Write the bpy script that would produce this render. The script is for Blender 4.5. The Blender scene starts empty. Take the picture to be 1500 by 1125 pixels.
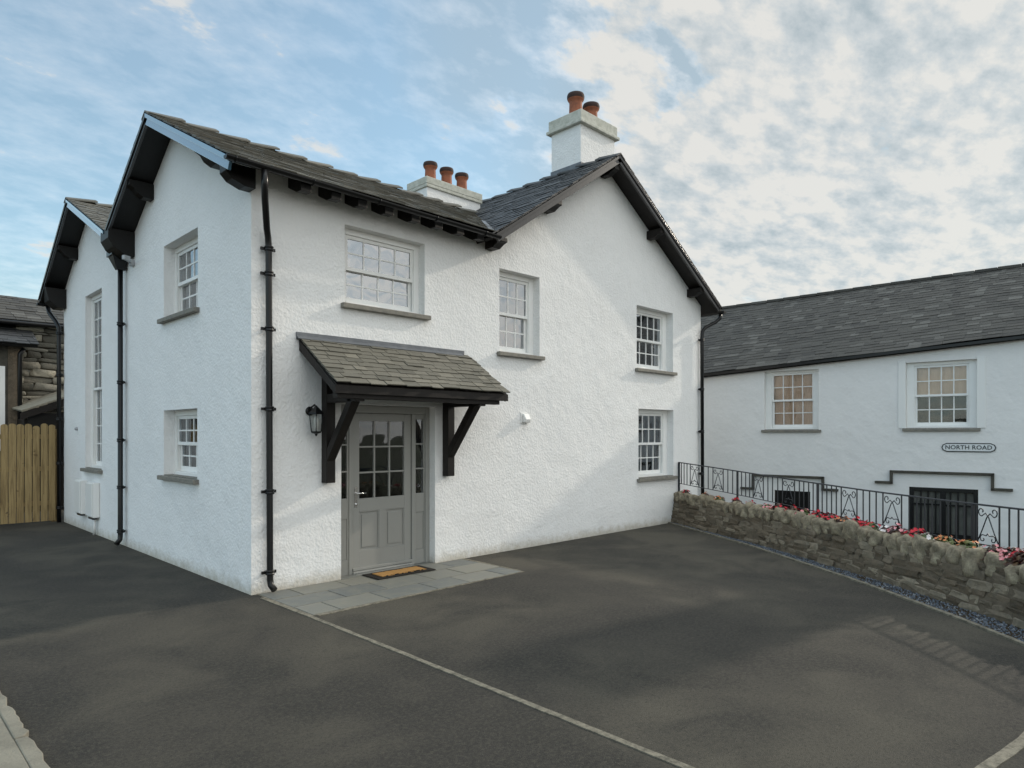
import bpy, bmesh, math, random
from mathutils import Vector, Matrix, noise
from mathutils.geometry import delaunay_2d_cdt
R = math.radians
S = bpy.context.scene
COL = S.collection

# ------------------------------------------------------------ camera
cd = bpy.data.cameras.new('camera'); cam = bpy.data.objects.new('camera', cd); COL.objects.link(cam)
cam.location = (-3.2453, -7.3569, 1.8); cam.rotation_euler = (R(90), 0, R(-45))
cd.sensor_width = 36; cd.lens = 985/1500*36; cd.shift_y = 73/1500
cd.clip_start = .05; cd.clip_end = 3000
S.camera = cam

# ------------------------------------------------------------ sky, sun, exposure
SUN_EL, SUN_AZ = R(25), math.atan2(-.166, .986)          # azimuth measured from +X
sv = Vector((math.cos(SUN_AZ)*math.cos(SUN_EL), math.sin(SUN_AZ)*math.cos(SUN_EL), math.sin(SUN_EL)))
w = bpy.data.worlds.new('World'); S.world = w; w.use_nodes = True
nt = w.node_tree; nt.nodes.clear(); N = nt.nodes; L = nt.links
def nd(t, **k):
    n = N.new(t)
    for a, b in k.items(): setattr(n, a, b)
    return n
def wmath(op, a, b=None, clamp=False):
    m = nd('ShaderNodeMath', operation=op, use_clamp=clamp)
    for i, v in enumerate((a, b)):
        if v is None: continue
        if isinstance(v, (int, float)): m.inputs[i].default_value = v
        else: L.new(v, m.inputs[i])
    return m.outputs[0]
out = nd('ShaderNodeOutputWorld'); sky = nd('ShaderNodeTexSky', sky_type='NISHITA')
sky.sun_disc = False; sky.sun_elevation = SUN_EL; sky.sun_rotation = R(90)-SUN_AZ
sky.air_density = 1.0; sky.dust_density = .4; sky.ozone_density = 1.2
bg1 = nd('ShaderNodeBackground'); tint = nd('ShaderNodeMix', data_type='RGBA', blend_type='MULTIPLY'); tint.inputs[0].default_value = 1; L.new(sky.outputs[0], tint.inputs[6]); tint.inputs[7].default_value = (.86, 1.04, .97, 1); L.new(tint.outputs[2], bg1.inputs[0]); bg1.inputs[1].default_value = .15
tc = nd('ShaderNodeTexCoord'); sep = nd('ShaderNodeSeparateXYZ'); L.new(tc.outputs['Generated'], sep.inputs[0])
zz = wmath('ADD', wmath('MAXIMUM', sep.outputs[2], 0.0), .22)
px = wmath('DIVIDE', sep.outputs[0], zz); py = wmath('DIVIDE', sep.outputs[1], zz)
cb = nd('ShaderNodeCombineXYZ'); L.new(px, cb.inputs[0]); L.new(py, cb.inputs[1])
mp = nd('ShaderNodeMapping'); L.new(cb.outputs[0], mp.inputs[0]); mp.inputs['Rotation'].default_value = (0, 0, R(20)); mp.inputs['Scale'].default_value = (1.0, 1.6, 1); mp.inputs['Location'].default_value = (3.1, 1.7, 0)
def wnoise(sc, det, rough, dist, src=mp):
    n = nd('ShaderNodeTexNoise'); L.new(src.outputs[0], n.inputs['Vector'])
    n.inputs['Scale'].default_value = sc; n.inputs['Detail'].default_value = det
    n.inputs['Roughness'].default_value = rough; n.inputs['Distortion'].default_value = dist
    return n.outputs[0]
big = wnoise(.9, 3, .5, .3); mid = wnoise(3.2, 8, .58, .1); mp2 = nd('ShaderNodeMapping'); L.new(cb.outputs[0], mp2.inputs[0]); mp2.inputs['Rotation'].default_value = (0, 0, R(52)); mp2.inputs['Scale'].default_value = (.85, 1.35, 1)
fine = wnoise(12, 8, .60, .0, mp2)
# more cloud towards the sun side (+X, -Y of the view), thinner to the north-west
side = wmath('ADD', wmath('MULTIPLY', sep.outputs[0], .62), wmath('MULTIPLY', sep.outputs[1], -.62))
def wramp(v, a, b):
    m = nd('ShaderNodeMapRange', interpolation_type='SMOOTHSTEP'); L.new(v, m.inputs[0])
    m.inputs[1].default_value = a; m.inputs[2].default_value = b; return m.outputs[0]
def centred(n, k): return wmath('MULTIPLY', wmath('SUBTRACT', n, .5), k)
# D: the dense rippled bank on the sunny side; W: loose wisps; a thin veil elsewhere
D = wramp(wmath('ADD', side, wmath('ADD', centred(big, .95), wmath('ADD', centred(mid, .75), centred(fine, .22)))), .0, .17)
W = wmath('MULTIPLY', wramp(wmath('ADD', wmath('MULTIPLY', mid, .62), wmath('MULTIPLY', fine, .38)), .50, .66), .85)
low = wramp(sep.outputs[2], .26, .03)
mask = wmath('MAXIMUM', wmath('MAXIMUM', wmath('MULTIPLY', D, .97), W), wmath('ADD', .44, wmath('ADD', wmath('MULTIPLY', low, .35), wmath('MULTIPLY', wramp(side, -.12, .16), .40))))
dk = wmath('MULTIPLY', wmath('MULTIPLY', wramp(side, -.34, -.02), wramp(sep.outputs[2], .26, .46)), wmath('SUBTRACT', 1.0, D))
mask = wmath('MAXIMUM', mask, wmath('MULTIPLY', dk, .66))
cr = nd('ShaderNodeValToRGB'); cc = wmath('ADD', wmath('MULTIPLY', mid, .42), wmath('ADD', wmath('MULTIPLY', fine, .58), wmath('ADD', wmath('MULTIPLY', D, .07), wmath('ADD', wmath('MULTIPLY', low, .05), wmath('MULTIPLY', dk, -.07)))))
L.new(cc, cr.inputs[0])
e = cr.color_ramp.elements; e[0].position = .42; e[0].color = (.31, .36, .385, 1); e[1].position = .62; e[1].color = (.575, .565, .535, 1)
m_ = e.new(.53); m_.color = (.44, .47, .48, 1)
bg2 = nd('ShaderNodeBackground'); L.new(cr.outputs[0], bg2.inputs[0]); 
# cloud overhead and to the south-west, out of view, brightened to light the walls
back = wramp(wmath('ADD', wmath('MULTIPLY', sep.outputs[0], -.7071), wmath('MULTIPLY', sep.outputs[1], -.7071)), -.35, .75)
L.new(wmath('ADD', .80, wmath('ADD', wmath('MULTIPLY', wramp(sep.outputs[2], .55, .95), 1.5), wmath('MULTIPLY', back, .75))), bg2.inputs[1])
mx = nd('ShaderNodeMixShader'); L.new(mask, mx.inputs[0]); L.new(bg1.outputs[0], mx.inputs[1]); L.new(bg2.outputs[0], mx.inputs[2])
L.new(mx.outputs[0], out.inputs[0])
sd = bpy.data.lights.new('sun', 'SUN'); so = bpy.data.objects.new('sun', sd); COL.objects.link(so)
sd.energy = 1.35; sd.angle = R(1.1); sd.color = (1, .90, .76)
so.rotation_euler = sv.to_track_quat('Z', 'Y').to_euler(); so.location = (20, -3, 15)
S.view_settings.view_transform = 'Standard'; S.view_settings.look = 'None'
S.view_settings.exposure = .76; S.view_settings.gamma = 1

# ------------------------------------------------------------ mesh helpers
class MB:
    def __init__(s): s.v = []; s.f = []; s.sm = []
    def add(s, vs, fs, M=None, smooth=False):
        o = len(s.v)
        s.v += [tuple(M @ Vector(v)) if M else tuple(v) for v in vs]
        s.f += [tuple(i+o for i in f) for f in fs]; s.sm += [smooth]*len(fs)
        return s
    def box(s, x0, x1, y0, y1, z0, z1, M=None):
        vs = [(x, y, z) for x in (x0, x1) for y in (y0, y1) for z in (z0, z1)]
        return s.add(vs, [(0,1,3,2),(4,6,7,5),(0,4,5,1),(2,3,7,6),(0,2,6,4),(1,5,7,3)], M)
    def hexa(s, b, t):                    # bottom 4, top 4 points, same order
        return s.add(list(b)+list(t), [(3,2,1,0),(4,5,6,7),(0,1,5,4),(1,2,6,5),(2,3,7,6),(3,0,4,7)])
    def beam(s, a, b, wd, h, up=(0,0,1)):
        a, b = Vector(a), Vector(b); d = (b-a).normalized(); x = d.cross(Vector(up)).normalized()*wd/2; y = x.cross(d).normalized()*h/2
        return s.hexa([a-x-y, a+x-y, b+x-y, b-x-y], [a-x+y, a+x+y, b+x+y, b-x+y])
    def prism(s, pts, d):                 # closed polygon of 3D points extruded by vector d
        d = Vector(d); n = len(pts); a = [Vector(p) for p in pts]
        return s.add(a+[p+d for p in a], [tuple(range(n))[::-1], tuple(range(n, 2*n))]+[(i, (i+1) % n, n+(i+1) % n, n+i) for i in range(n)])
    def tube(s, path, r, n=8, cap=True, smooth=True):
        P = [Vector(p) for p in path]; rs = r if isinstance(r, (list, tuple)) else [r]*len(P); vs = []; fs = []
        t0 = (P[1]-P[0]).normalized(); a = t0.orthogonal().normalized()
        for i, p in enumerate(P):
            t = ((P[min(i+1, len(P)-1)]-p).normalized()+(p-P[max(i-1, 0)]).normalized())
            t = t.normalized() if t.length > 1e-6 else t0
            a = (a-t*a.dot(t)).normalized(); b = t.cross(a)
            vs += [p+(a*math.cos(k*2*math.pi/n)+b*math.sin(k*2*math.pi/n))*rs[i] for k in range(n)]
        for i in range(len(P)-1):
            fs += [(i*n+k, i*n+(k+1) % n, (i+1)*n+(k+1) % n, (i+1)*n+k) for k in range(n)]
        s.add(vs, fs, None, smooth)
        if cap:
            o = len(s.v)-len(vs); s.f += [tuple(o+k for k in range(n))[::-1], tuple(o+(len(P)-1)*n+k for k in range(n))]; s.sm += [False]*2
        return s
    def lathe(s, c, prof, n=16, smooth=True):
        c = Vector(c); vs = [c+Vector((r*math.cos(k*2*math.pi/n), r*math.sin(k*2*math.pi/n), z)) for r, z in prof for k in range(n)]
        fs = [(i*n+k, i*n+(k+1) % n, (i+1)*n+(k+1) % n, (i+1)*n+k) for i in range(len(prof)-1) for k in range(n)]
        return s.add(vs, fs, None, smooth)
    def build(s, name, mat, parent=None, bevel=0, label=None):
        me = bpy.data.meshes.new(name); me.from_pydata([tuple(v) for v in s.v], [], s.f)
        me.polygons.foreach_set('use_smooth', s.sm); me.materials.append(mat)
        bm = bmesh.new(); bm.from_mesh(me); bmesh.ops.recalc_face_normals(bm, faces=bm.faces); bm.to_mesh(me); bm.free()
        o = bpy.data.objects.new(name, me); COL.objects.link(o)
        if parent: o.parent = parent
        if label: o['label'] = label
        if bevel:
            b = o.modifiers.new('bevel', 'BEVEL'); b.width = bevel; b.segments = 2; b.limit_method = 'ANGLE'; b.angle_limit = R(40)
        return o
def tag(o, label=None, cat=None, group=None, kind=None):
    for k, v in (('label', label), ('category', cat), ('group', group), ('kind', kind)):
        if v: o[k] = v
    return o
def empty(name, loc=(0,0,0), rz=0):
    o = bpy.data.objects.new(name, None); COL.objects.link(o); o.location = loc; o.rotation_euler = (0,0,rz); o.empty_display_size = .2; return o
def kids(o): return [c for c in bpy.data.objects if c.parent == o]

# ------------------------------------------------------------ materials
class MT:
    def __init__(s, name, col, rough=.7, spec=.5, metal=0):
        s.m = bpy.data.materials.new(name); s.m.use_nodes = True; s.t = s.m.node_tree; s.b = s.t.nodes['Principled BSDF']
        s.b.inputs['Base Color'].default_value = (*col, 1); s.b.inputs['Roughness'].default_value = rough
        s.b.inputs['Specular IOR Level'].default_value = spec; s.b.inputs['Metallic'].default_value = metal
        s.tc = s.n('ShaderNodeTexCoord'); s.base = None; s.bump_prev = None; s.col = col
    def n(s, t, **k):
        x = s.t.nodes.new(t)
        for a, b in k.items(): setattr(x, a, b)
        return x
    def l(s, a, b): s.t.links.new(a, b)
    def noise(s, sc, det=4, rough=.6, dist=0, stretch=None):
        t = s.n('ShaderNodeTexNoise'); t.inputs['Scale'].default_value = sc; t.inputs['Detail'].default_value = det
        t.inputs['Roughness'].default_value = rough; t.inputs['Distortion'].default_value = dist
        src = s.tc.outputs['Object']
        if stretch:
            m = s.n('ShaderNodeMapping'); m.inputs['Scale'].default_value = stretch; s.l(src, m.inputs[0]); src = m.outputs[0]
        s.l(src, t.inputs['Vector']); return t.outputs[0]
    def ramp(s, v, stops):
        r = s.n('ShaderNodeValToRGB'); s.l(v, r.inputs[0]); e = r.color_ramp.elements
        while len(e) < len(stops): e.new(.5)
        for x, (p, c) in zip(e, stops): x.position = p; x.color = (*c, 1) if len(c) == 3 else c
        return r.outputs[0]
    def rng(s, v, a, b, c=0, d=1):
        m = s.n('ShaderNodeMapRange'); s.l(v, m.inputs[0])
        for i, x in enumerate((a, b, c, d)): m.inputs[i+1].default_value = x
        return m.outputs[0]
    def setcol(s, o): s.base = o; s.l(o, s.b.inputs['Base Color']); return s
    def mixcol(s, fac, col, mode='MIX'):
        m = s.n('ShaderNodeMix', data_type='RGBA', blend_type=mode)
        if isinstance(fac, (int, float)): m.inputs[0].default_value = fac
        else: s.l(fac, m.inputs[0])
        if s.base: s.l(s.base, m.inputs[6])
        else: m.inputs[6].default_value = (*s.col, 1)
        if isinstance(col, tuple): m.inputs[7].default_value = (*col, 1)
        else: s.l(col, m.inputs[7])
        return s.setcol(m.outputs[2])
    def bump(s, h, dist, strength=1.0):
        b = s.n('ShaderNodeBump'); b.inputs['Distance'].default_value = dist; b.inputs['Strength'].default_value = strength
        s.l(h, b.inputs['Height'])
        if s.bump_prev: s.l(s.bump_prev, b.inputs['Normal'])
        s.bump_prev = b.outputs[0]; s.l(s.bump_prev, s.b.inputs['Normal']); return s
    def island(s): return s.n('ShaderNodeNewGeometry').outputs['Random Per Island']
M = {}
def roughcast(name, col, sc=34, dist=.010, dirt=True):
    t = MT(name, col, .85, .25)
    t.mixcol(t.rng(t.noise(.9, 5, .6), .35, .75, 0, .45), tuple(c*.88 for c in col))
    t.mixcol(t.rng(t.noise(14, 5, .7, 0, (1, 1, .12)), .55, .8, 0, .25), (col[0]*.82, col[1]*.80, col[2]*.72))
    rm = t.n('ShaderNodeMapping'); rm.inputs['Rotation'].default_value = (.61, .93, .37); rm.inputs['Scale'].default_value = (1, 1, .9); t.l(t.tc.outputs['Object'], rm.inputs[0])
    wn = t.n('ShaderNodeTexNoise'); wn.inputs['Scale'].default_value = 9; wn.inputs['Detail'].default_value = 3; t.l(rm.outputs[0], wn.inputs['Vector'])
    va = t.n('ShaderNodeVectorMath', operation='MULTIPLY_ADD'); t.l(wn.outputs['Color'], va.inputs[0]); va.inputs[1].default_value = (.05, .05, .05); t.l(rm.outputs[0], va.inputs[2])
    v = t.n('ShaderNodeTexVoronoi', feature='SMOOTH_F1'); v.inputs['Scale'].default_value = sc*.95; v.inputs['Smoothness'].default_value = .7; v.inputs['Randomness'].default_value = 1; t.l(va.outputs[0], v.inputs['Vector'])
    n2 = t.n('ShaderNodeTexNoise'); n2.inputs['Scale'].default_value = sc*1.25; n2.inputs['Detail'].default_value = 5; n2.inputs['Roughness'].default_value = .65; n2.inputs['Distortion'].default_value = .8; t.l(va.outputs[0], n2.inputs['Vector'])
    t.bump(v.outputs['Distance'], dist*1.2, .42); t.bump(n2.outputs[0], dist*1.2, .48); t.bump(t.noise(5, 3, .5), .03, .4); t.bump(t.noise(1.3, 2, .5), .07, .4)
    if dirt:
        sx = t.n('ShaderNodeSeparateXYZ'); t.l(t.tc.outputs['Object'], sx.inputs[0])
        ad = t.n('ShaderNodeMath', operation='MULTIPLY_ADD'); t.l(t.noise(7, 6, .75), ad.inputs[0]); ad.inputs[1].default_value = .34; t.l(sx.outputs[2], ad.inputs[2])
        t.mixcol(t.rng(ad.outputs[0], .33, .17, 0, .62), (.36, .31, .21))
    return t.m
M['render'] = roughcast('white_roughcast', (.84, .84, .83))
M['render_far'] = roughcast('white_limewash', (.80, .795, .78), 14, .006, False)
t = MT('smooth_white', (.80, .80, .78), .7, .3); t.bump(t.noise(40, 4), .003, .5); M['smooth'] = t.m
t = MT('white_paint', (.84, .84, .82), .35, .5); t.mixcol(t.rng(t.noise(6, 4), .5, .8, 0, .3), (.66, .66, .62)); M['white'] = t.m
t = MT('cap_cement', (.56, .56, .50), .85, .3); t.mixcol(t.rng(t.noise(9, 5), .4, .7, 0, .8), (.36, .37, .31)); t.bump(t.noise(40, 4), .01, .6); M['cement'] = t.m
t = MT('sill_slate', (.24, .225, .19), .75, .4); t.mixcol(t.rng(t.noise(12, 5), .4, .7), (.16, .155, .14)); t.bump(t.noise(50, 4), .005, .6); M['sill'] = t.m
t = MT('black_timber', (.006, .0055, .005), .45, .3); t.bump(t.noise(30, 4, .6, 0, (1, 1, .15)), .003, .5); M['black'] = t.m
t = MT('dark_stained_oak', (.008, .006, .005), .5, .3); t.mixcol(t.rng(t.noise(18, 4, .6, 0, (1, 1, .1)), .4, .7, 0, .6), (.013, .010, .008)); t.bump(t.noise(60, 4, .6, 0, (1, 1, .1)), .004, .6); M['oak'] = t.m
t = MT('bargeboard_sky_reflection', (.06, .17, .27), .16, .6); t.b.inputs['Coat Weight'].default_value = 1.0; t.b.inputs['Coat Roughness'].default_value = .08; t.b.inputs['Coat IOR'].default_value = 1.9; M['barge'] = t.m  # black gloss boards on front slopes; reflected sky painted in as blue base colour
t = MT('bargeboard_black', (.020, .018, .018), .30, .5); t.b.inputs['Coat Weight'].default_value = .3; t.b.inputs['Coat Roughness'].default_value = .12; t.bump(t.noise(20, 3, .5, 0, (1, 1, .2)), .002, .5); M['barge_dark'] = t.m  # same black boards, without the painted sky blue
t = MT('cast_iron_paint', (.007, .007, .0075), .32, .35); t.bump(t.noise(60, 3), .001, .5); M['iron'] = t.m
t = MT('railing_paint', (.018, .022, .028), .4, .5); M['rail'] = t.m
def slate(name, a, b, c, rough=.6, bumpd=.006):
    t = MT(name, a, rough, .35); t.setcol(t.ramp(t.island(), [(0, b), (.45, a), (.8, a), (1, c)]))
    t.mixcol(t.rng(t.noise(7, 5, .7), .45, .75, 0, .55), tuple((x+y)/2.2 for x, y in zip(b, c)))
    t.mixcol(t.rng(t.noise(42, 4, .7), .56, .74, 0, .4), (.20, .20, .13))
    t.bump(t.noise(25, 6, .7, 0, (1, 1, 1)), bumpd, .8); return t.m
M['slate_green'] = slate('weathered_green_slate', (.125, .118, .098), (.08, .077, .065), (.18, .165, .135))
M['slate_dark'] = slate('dark_slate', (.050, .052, .056), (.033, .035, .038), (.08, .083, .087), .6)
M['slate_far'] = slate('grey_slate', (.066, .062, .055), (.040, .038, .035), (.125, .120, .108), .7)
M['slate_canopy'] = slate('buff_green_slate', (.145, .136, .110), (.10, .095, .077), (.20, .185, .15))
t = MT('lead_sheet', (.13, .14, .155), .45, .5, .3); t.mixcol(t.rng(t.noise(8, 4), .4, .7, 0, .6), (.20, .21, .22)); t.bump(t.noise(12, 3), .006, .5); M['lead'] = t.m
t = MT('terracotta', (.30, .105, .055), .7, .3); t.mixcol(t.rng(t.noise(10, 5), .45, .75, 0, .8), (.14, .06, .04)); t.bump(t.noise(50, 4), .003, .5); M['terra'] = t.m
t = MT('pot_soot', (.05, .03, .025), .8, .3); M['soot'] = t.m
t = MT('grey_door_paint', (.285, .285, .265), .38, .45); t.mixcol(t.rng(t.noise(5, 4), .4, .8, 0, .3), (.24, .24, .225)); M['door'] = t.m
t = MT('chrome', (.75, .75, .75), .18, .5, 1.0); M['chrome'] = t.m
t = MT('coir', (.42, .24, .09), .95, .1); t.mixcol(t.rng(t.noise(90, 4), .4, .7, 0, .6), (.28, .15, .05)); t.bump(t.noise(220, 3), .01, .8); M['coir'] = t.m
t = MT('mat_rubber', (.02, .018, .016), .9, .2); t.bump(t.noise(200, 3), .006, .8); M['rubber'] = t.m
t = MT('sky_reflection_sheet', (.80, .81, .80), .9, .1); M['pane_backing'] = t.m  # sheet behind glass, added to make panes as pale as reflected sky
t = MT('warm_reflection_sheet', (.88, .60, .44), .9, .1); t.mixcol(t.rng(t.noise(3, 3), .4, .7, 0, .5), (.75, .50, .37)); M['peach'] = t.m  # warm reflection in the panes, coloured into an added sheet
t = MT('striped_curtain', (.62, .60, .54), .95, .1)
wv = t.n('ShaderNodeTexWave', wave_type='BANDS', bands_direction='X'); wv.inputs['Scale'].default_value = 5.5; wv.inputs['Distortion'].default_value = 1.5; t.l(t.tc.outputs['Object'], wv.inputs['Vector']); t.mixcol(t.rng(wv.outputs[0], .3, .7), (.34, .33, .30)); M['curtain'] = t.m
t = MT('dark_room', (.03, .028, .025), .95, .1); M['dark'] = t.m
t = MT('treated_timber', (.34, .26, .125), .8, .25)
t.setcol(t.ramp(t.island(), [(0, (.22, .15, .065)), (.5, (.31, .225, .105)), (1, (.41, .30, .145))]))
t.mixcol(t.rng(t.noise(26, 5, .65, .4, (1, 1, .06)), .42, .66, 0, .75), (.15, .10, .045)); t.bump(t.noise(60, 5, .6, 0, (1, 1, .05)), .004, .7); t.mixcol(t.rng(t.noise(7, 3, .5), .66, .74, 0, .8), (.09, .055, .028)); M['timber'] = t.m
t = MT('rubble_stone', (.17, .15, .115), .9, .25)
t.setcol(t.ramp(t.island(), [(0, (.10, .078, .055)), (.3, (.165, .130, .092)), (.7, (.215, .178, .132)), (1, (.30, .255, .19))]))
t.mixcol(t.rng(t.noise(9, 6, .7), .45, .75, 0, .7), (.085, .085, .07)); t.mixcol(t.rng(t.noise(28, 5, .7), .58, .72, 0, .5), (.22, .21, .12)); t.bump(t.noise(24, 6, .7), .02, .9); M['stone'] = t.m
t = MT('boulder_stone', (.19, .175, .15), .9, .25)
t.setcol(t.ramp(t.noise(6, 6, .7), [(.3, (.10, .083, .058)), (.5, (.27, .23, .165)), (.68, (.50, .43, .31))]))
t.mixcol(t.rng(t.noise(22, 5, .7), .55, .72, 0, .6), (.17, .16, .08)); t.bump(t.noise(20, 6, .7), .025, .9); M['boulder'] = t.m
t = MT('mortar', (.155, .128, .095), .95, .15); t.mixcol(t.rng(t.noise(14, 5), .4, .7), (.10, .083, .062)); t.bump(t.noise(30, 5, .7), .02, .9); M['mortar'] = t.m
t = MT('planting_soil', (.05, .038, .025), .98, .1); t.bump(t.noise(30, 5, .7), .03, .9); M['soil'] = t.m
# asphalt: fine aggregate, worn paler; broad noise patches also imitate soft shade
t = MT('asphalt', (.040, .037, .032), .9, .25)
t.mixcol(t.rng(t.noise(.42, 4, .5, .8), .40, .60, 0, 1), (.084, .076, .059))
t.mixcol(t.rng(t.noise(1.1, 5, .6, .5), .44, .64, 0, .8), (.025, .0245, .022))
vo = t.n('ShaderNodeTexVoronoi'); vo.inputs['Scale'].default_value = 130; t.l(t.tc.outputs['Object'], vo.inputs['Vector'])
t.mixcol(t.rng(vo.outputs['Distance'], .05, .38, .55, 0), (.115, .108, .095)); t.mixcol(t.rng(t.noise(330, 2, .6), .5, .7, 0, .6), (.022, .021, .020))
v2 = t.n('ShaderNodeTexVoronoi'); v2.inputs['Scale'].default_value = 48; t.l(t.tc.outputs['Object'], v2.inputs['Vector'])
t.mixcol(t.rng(v2.outputs['Distance'], .04, .16, .8, 0), (.13, .125, .11)); t.mixcol(t.rng(t.noise(30, 6, .85), .46, .66, 0, .75), (.085, .077, .060)); t.mixcol(t.rng(t.noise(44, 5, .85), .50, .66, 0, .7), (.016, .016, .014)); t.mixcol(t.rng(t.noise(4.5, 7, .8), .56, .70, 0, .5), (.030, .028, .024))
t.bump(t.noise(170, 3, .7), .005, 1.0); t.bump(t.noise(3.0, 4, .5), .012, .3); M['asphalt'] = t.m
t = MT('concrete_edging', (.22, .20, .155), .9, .25); t.mixcol(t.rng(t.noise(13, 6, .75), .42, .62, 0, .85), (.08, .075, .06)); t.bump(t.noise(60, 5), .006, .8); M['conc'] = t.m
t = MT('pale_concrete', (.25, .235, .19), .92, .2); t.mixcol(t.rng(t.noise(4, 6, .7), .4, .7, 0, .7), (.13, .122, .10)); t.mixcol(t.rng(t.noise(60, 4, .7), .55, .7, 0, .5), (.16, .15, .12)); t.bump(t.noise(40, 5, .7), .012, .8); M['pale'] = t.m
t = MT('slate_flags', (.15, .155, .145), .6, .4); t.setcol(t.ramp(t.island(), [(0, (.115, .125, .125)), (.5, (.15, .155, .142)), (1, (.20, .195, .165))]))
t.mixcol(t.rng(t.noise(6, 6, .7), .45, .75, 0, .6), (.225, .215, .165)); t.bump(t.noise(30, 5), .006, .6); M['flag'] = t.m
t = MT('blue_gravel', (.10, .115, .14), .8, .35); t.setcol(t.ramp(t.island(), [(0, (.05, .06, .075)), (.5, (.10, .115, .14)), (.85, (.15, .17, .20)), (1, (.30, .30, .29))])); t.bump(t.noise(60, 3), .01, .6); M['gravel'] = t.m
t = MT('ground_earth', (.07, .065, .05), .95, .2); t.mixcol(t.rng(t.noise(.3, 6), .4, .6), (.05, .06, .03)); M['earth'] = t.m
t = MT('sign_white', (.70, .72, .72), .5, .4); M['signw'] = t.m
t = MT('sign_black', (.02, .025, .028), .5, .4); M['signb'] = t.m
t = MT('grey_plastic', (.35, .36, .37), .4, .5); M['gplast'] = t.m
t = MT('white_plastic', (.80, .80, .78), .4, .5); M['wplast'] = t.m
t = MT('leaf_green', (.075, .11, .03), .5, .4); t.setcol(t.ramp(t.island(), [(0, (.035, .055, .015)), (.6, (.09, .12, .035)), (1, (.17, .16, .05))])); M['leafg'] = t.m
t = MT('leaf_bronze', (.06, .03, .02), .45, .45); t.setcol(t.ramp(t.island(), [(0, (.028, .012, .010)), (.6, (.07, .03, .018)), (1, (.12, .07, .03))])); M['leafb'] = t.m
for k, a, b in (('red', (.42, .008, .018), (.62, .03, .05)), ('pink', (.62, .16, .19), (.75, .40, .40)), ('white', (.72, .62, .60), (.78, .75, .72)), ('orange', (.50, .12, .04), (.60, .28, .12))):
    t = MT('petal_'+k, a, .55, .3); t.setcol(t.ramp(t.island(), [(0, a), (1, b)])); M['p_'+k] = t.m
def glassmat(name, ior, tint):
    m = bpy.data.materials.new(name); m.use_nodes = True; t = m.node_tree; t.nodes.clear()
    o = t.nodes.new('ShaderNodeOutputMaterial'); mi = t.nodes.new('ShaderNodeMixShader'); g = t.nodes.new('ShaderNodeBsdfGlossy'); tr = t.nodes.new('ShaderNodeBsdfTransparent'); f = t.nodes.new('ShaderNodeFresnel')
    f.inputs[0].default_value = ior; g.inputs['Roughness'].default_value = .015; g.inputs[0].default_value = (.95, .97, 1, 1); tr.inputs[0].default_value = (*tint, 1)
    tcn = t.nodes.new('ShaderNodeTexCoord'); no = t.nodes.new('ShaderNodeTexNoise'); no.inputs['Scale'].default_value = 2.2; no.inputs['Detail'].default_value = 1; bu = t.nodes.new('ShaderNodeBump'); bu.inputs['Distance'].default_value = .012; bu.inputs['Strength'].default_value = .5
    t.links.new(tcn.outputs['Object'], no.inputs['Vector']); t.links.new(no.outputs[0], bu.inputs['Height']); t.links.new(bu.outputs[0], g.inputs['Normal'])
    t.links.new(f.outputs[0], mi.inputs[0]); t.links.new(tr.outputs[0], mi.inputs[1]); t.links.new(g.outputs[0], mi.inputs[2]); t.links.new(mi.outputs[0], o.inputs[0]); return m
M['glass'] = glassmat('window_glass', 2.3, (.86, .88, .88)); M['glass_hi'] = glassmat('coated_window_glass', 5.0, (.90, .92, .92))
M['glass_low'] = glassmat('door_glass', 1.5, (.93, .94, .93))

# ------------------------------------------------------------ ground and paving
KP = [(8.72, .22), (8.65, .10), (7.08, -2.44), (5.57, -4.48), (4.48, -5.77), (3.89, -6.39), (2.6, -7.6), (.6, -9.4)]
def kerb(u):                              # point and outward normal at distance u along the kerb
    for (ax, ay), (bx, by) in zip(KP, KP[1:]):
        l = math.hypot(bx-ax, by-ay)
        if u <= l or (bx, by) == KP[-1]:
            dx, dy = (bx-ax)/l, (by-ay)/l; return Vector((ax+dx*u, ay+dy*u, 0)), Vector((-dy, dx, 0))
        u -= l
def ksm(u):
    ps = [kerb(max(0, u+d)) for d in (-.35, -.15, 0, .15, .35)]
    return sum((p[0] for p in ps), Vector())/5, sum((p[1] for p in ps), Vector()).normalized()
g = MB(); rr = 600; g.add([(rr*math.cos(a*math.pi/16), rr*math.sin(a*math.pi/16), -1.3) for a in range(32)], [tuple(range(32))])
tag(g.build('ground', M['earth']), kind='structure')
g = MB(); poly = [(-40, -40), (2, -40), (0.3, -12)]+[tuple((ksm(u)[0]+ksm(u)[1]*.03)[:2]) for u in (11.5, 10.5, 9.6, 8.7, 7.8, 7, 6, 5, 4, 3, 2, 1, .2)]+[(8.75, .3), (9.8, .3), (9.8, 40), (-40, 40)]
g.prism([(x, y, -1.35) for x, y in poly], (0, 0, 1.35)); tag(g.build('driveway', M['asphalt']), kind='structure')
g = MB(); g.box(10.1, 12.2, -40, 40, -1.29, -1.22); tag(g.build('road', M['asphalt']), kind='structure')
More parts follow.
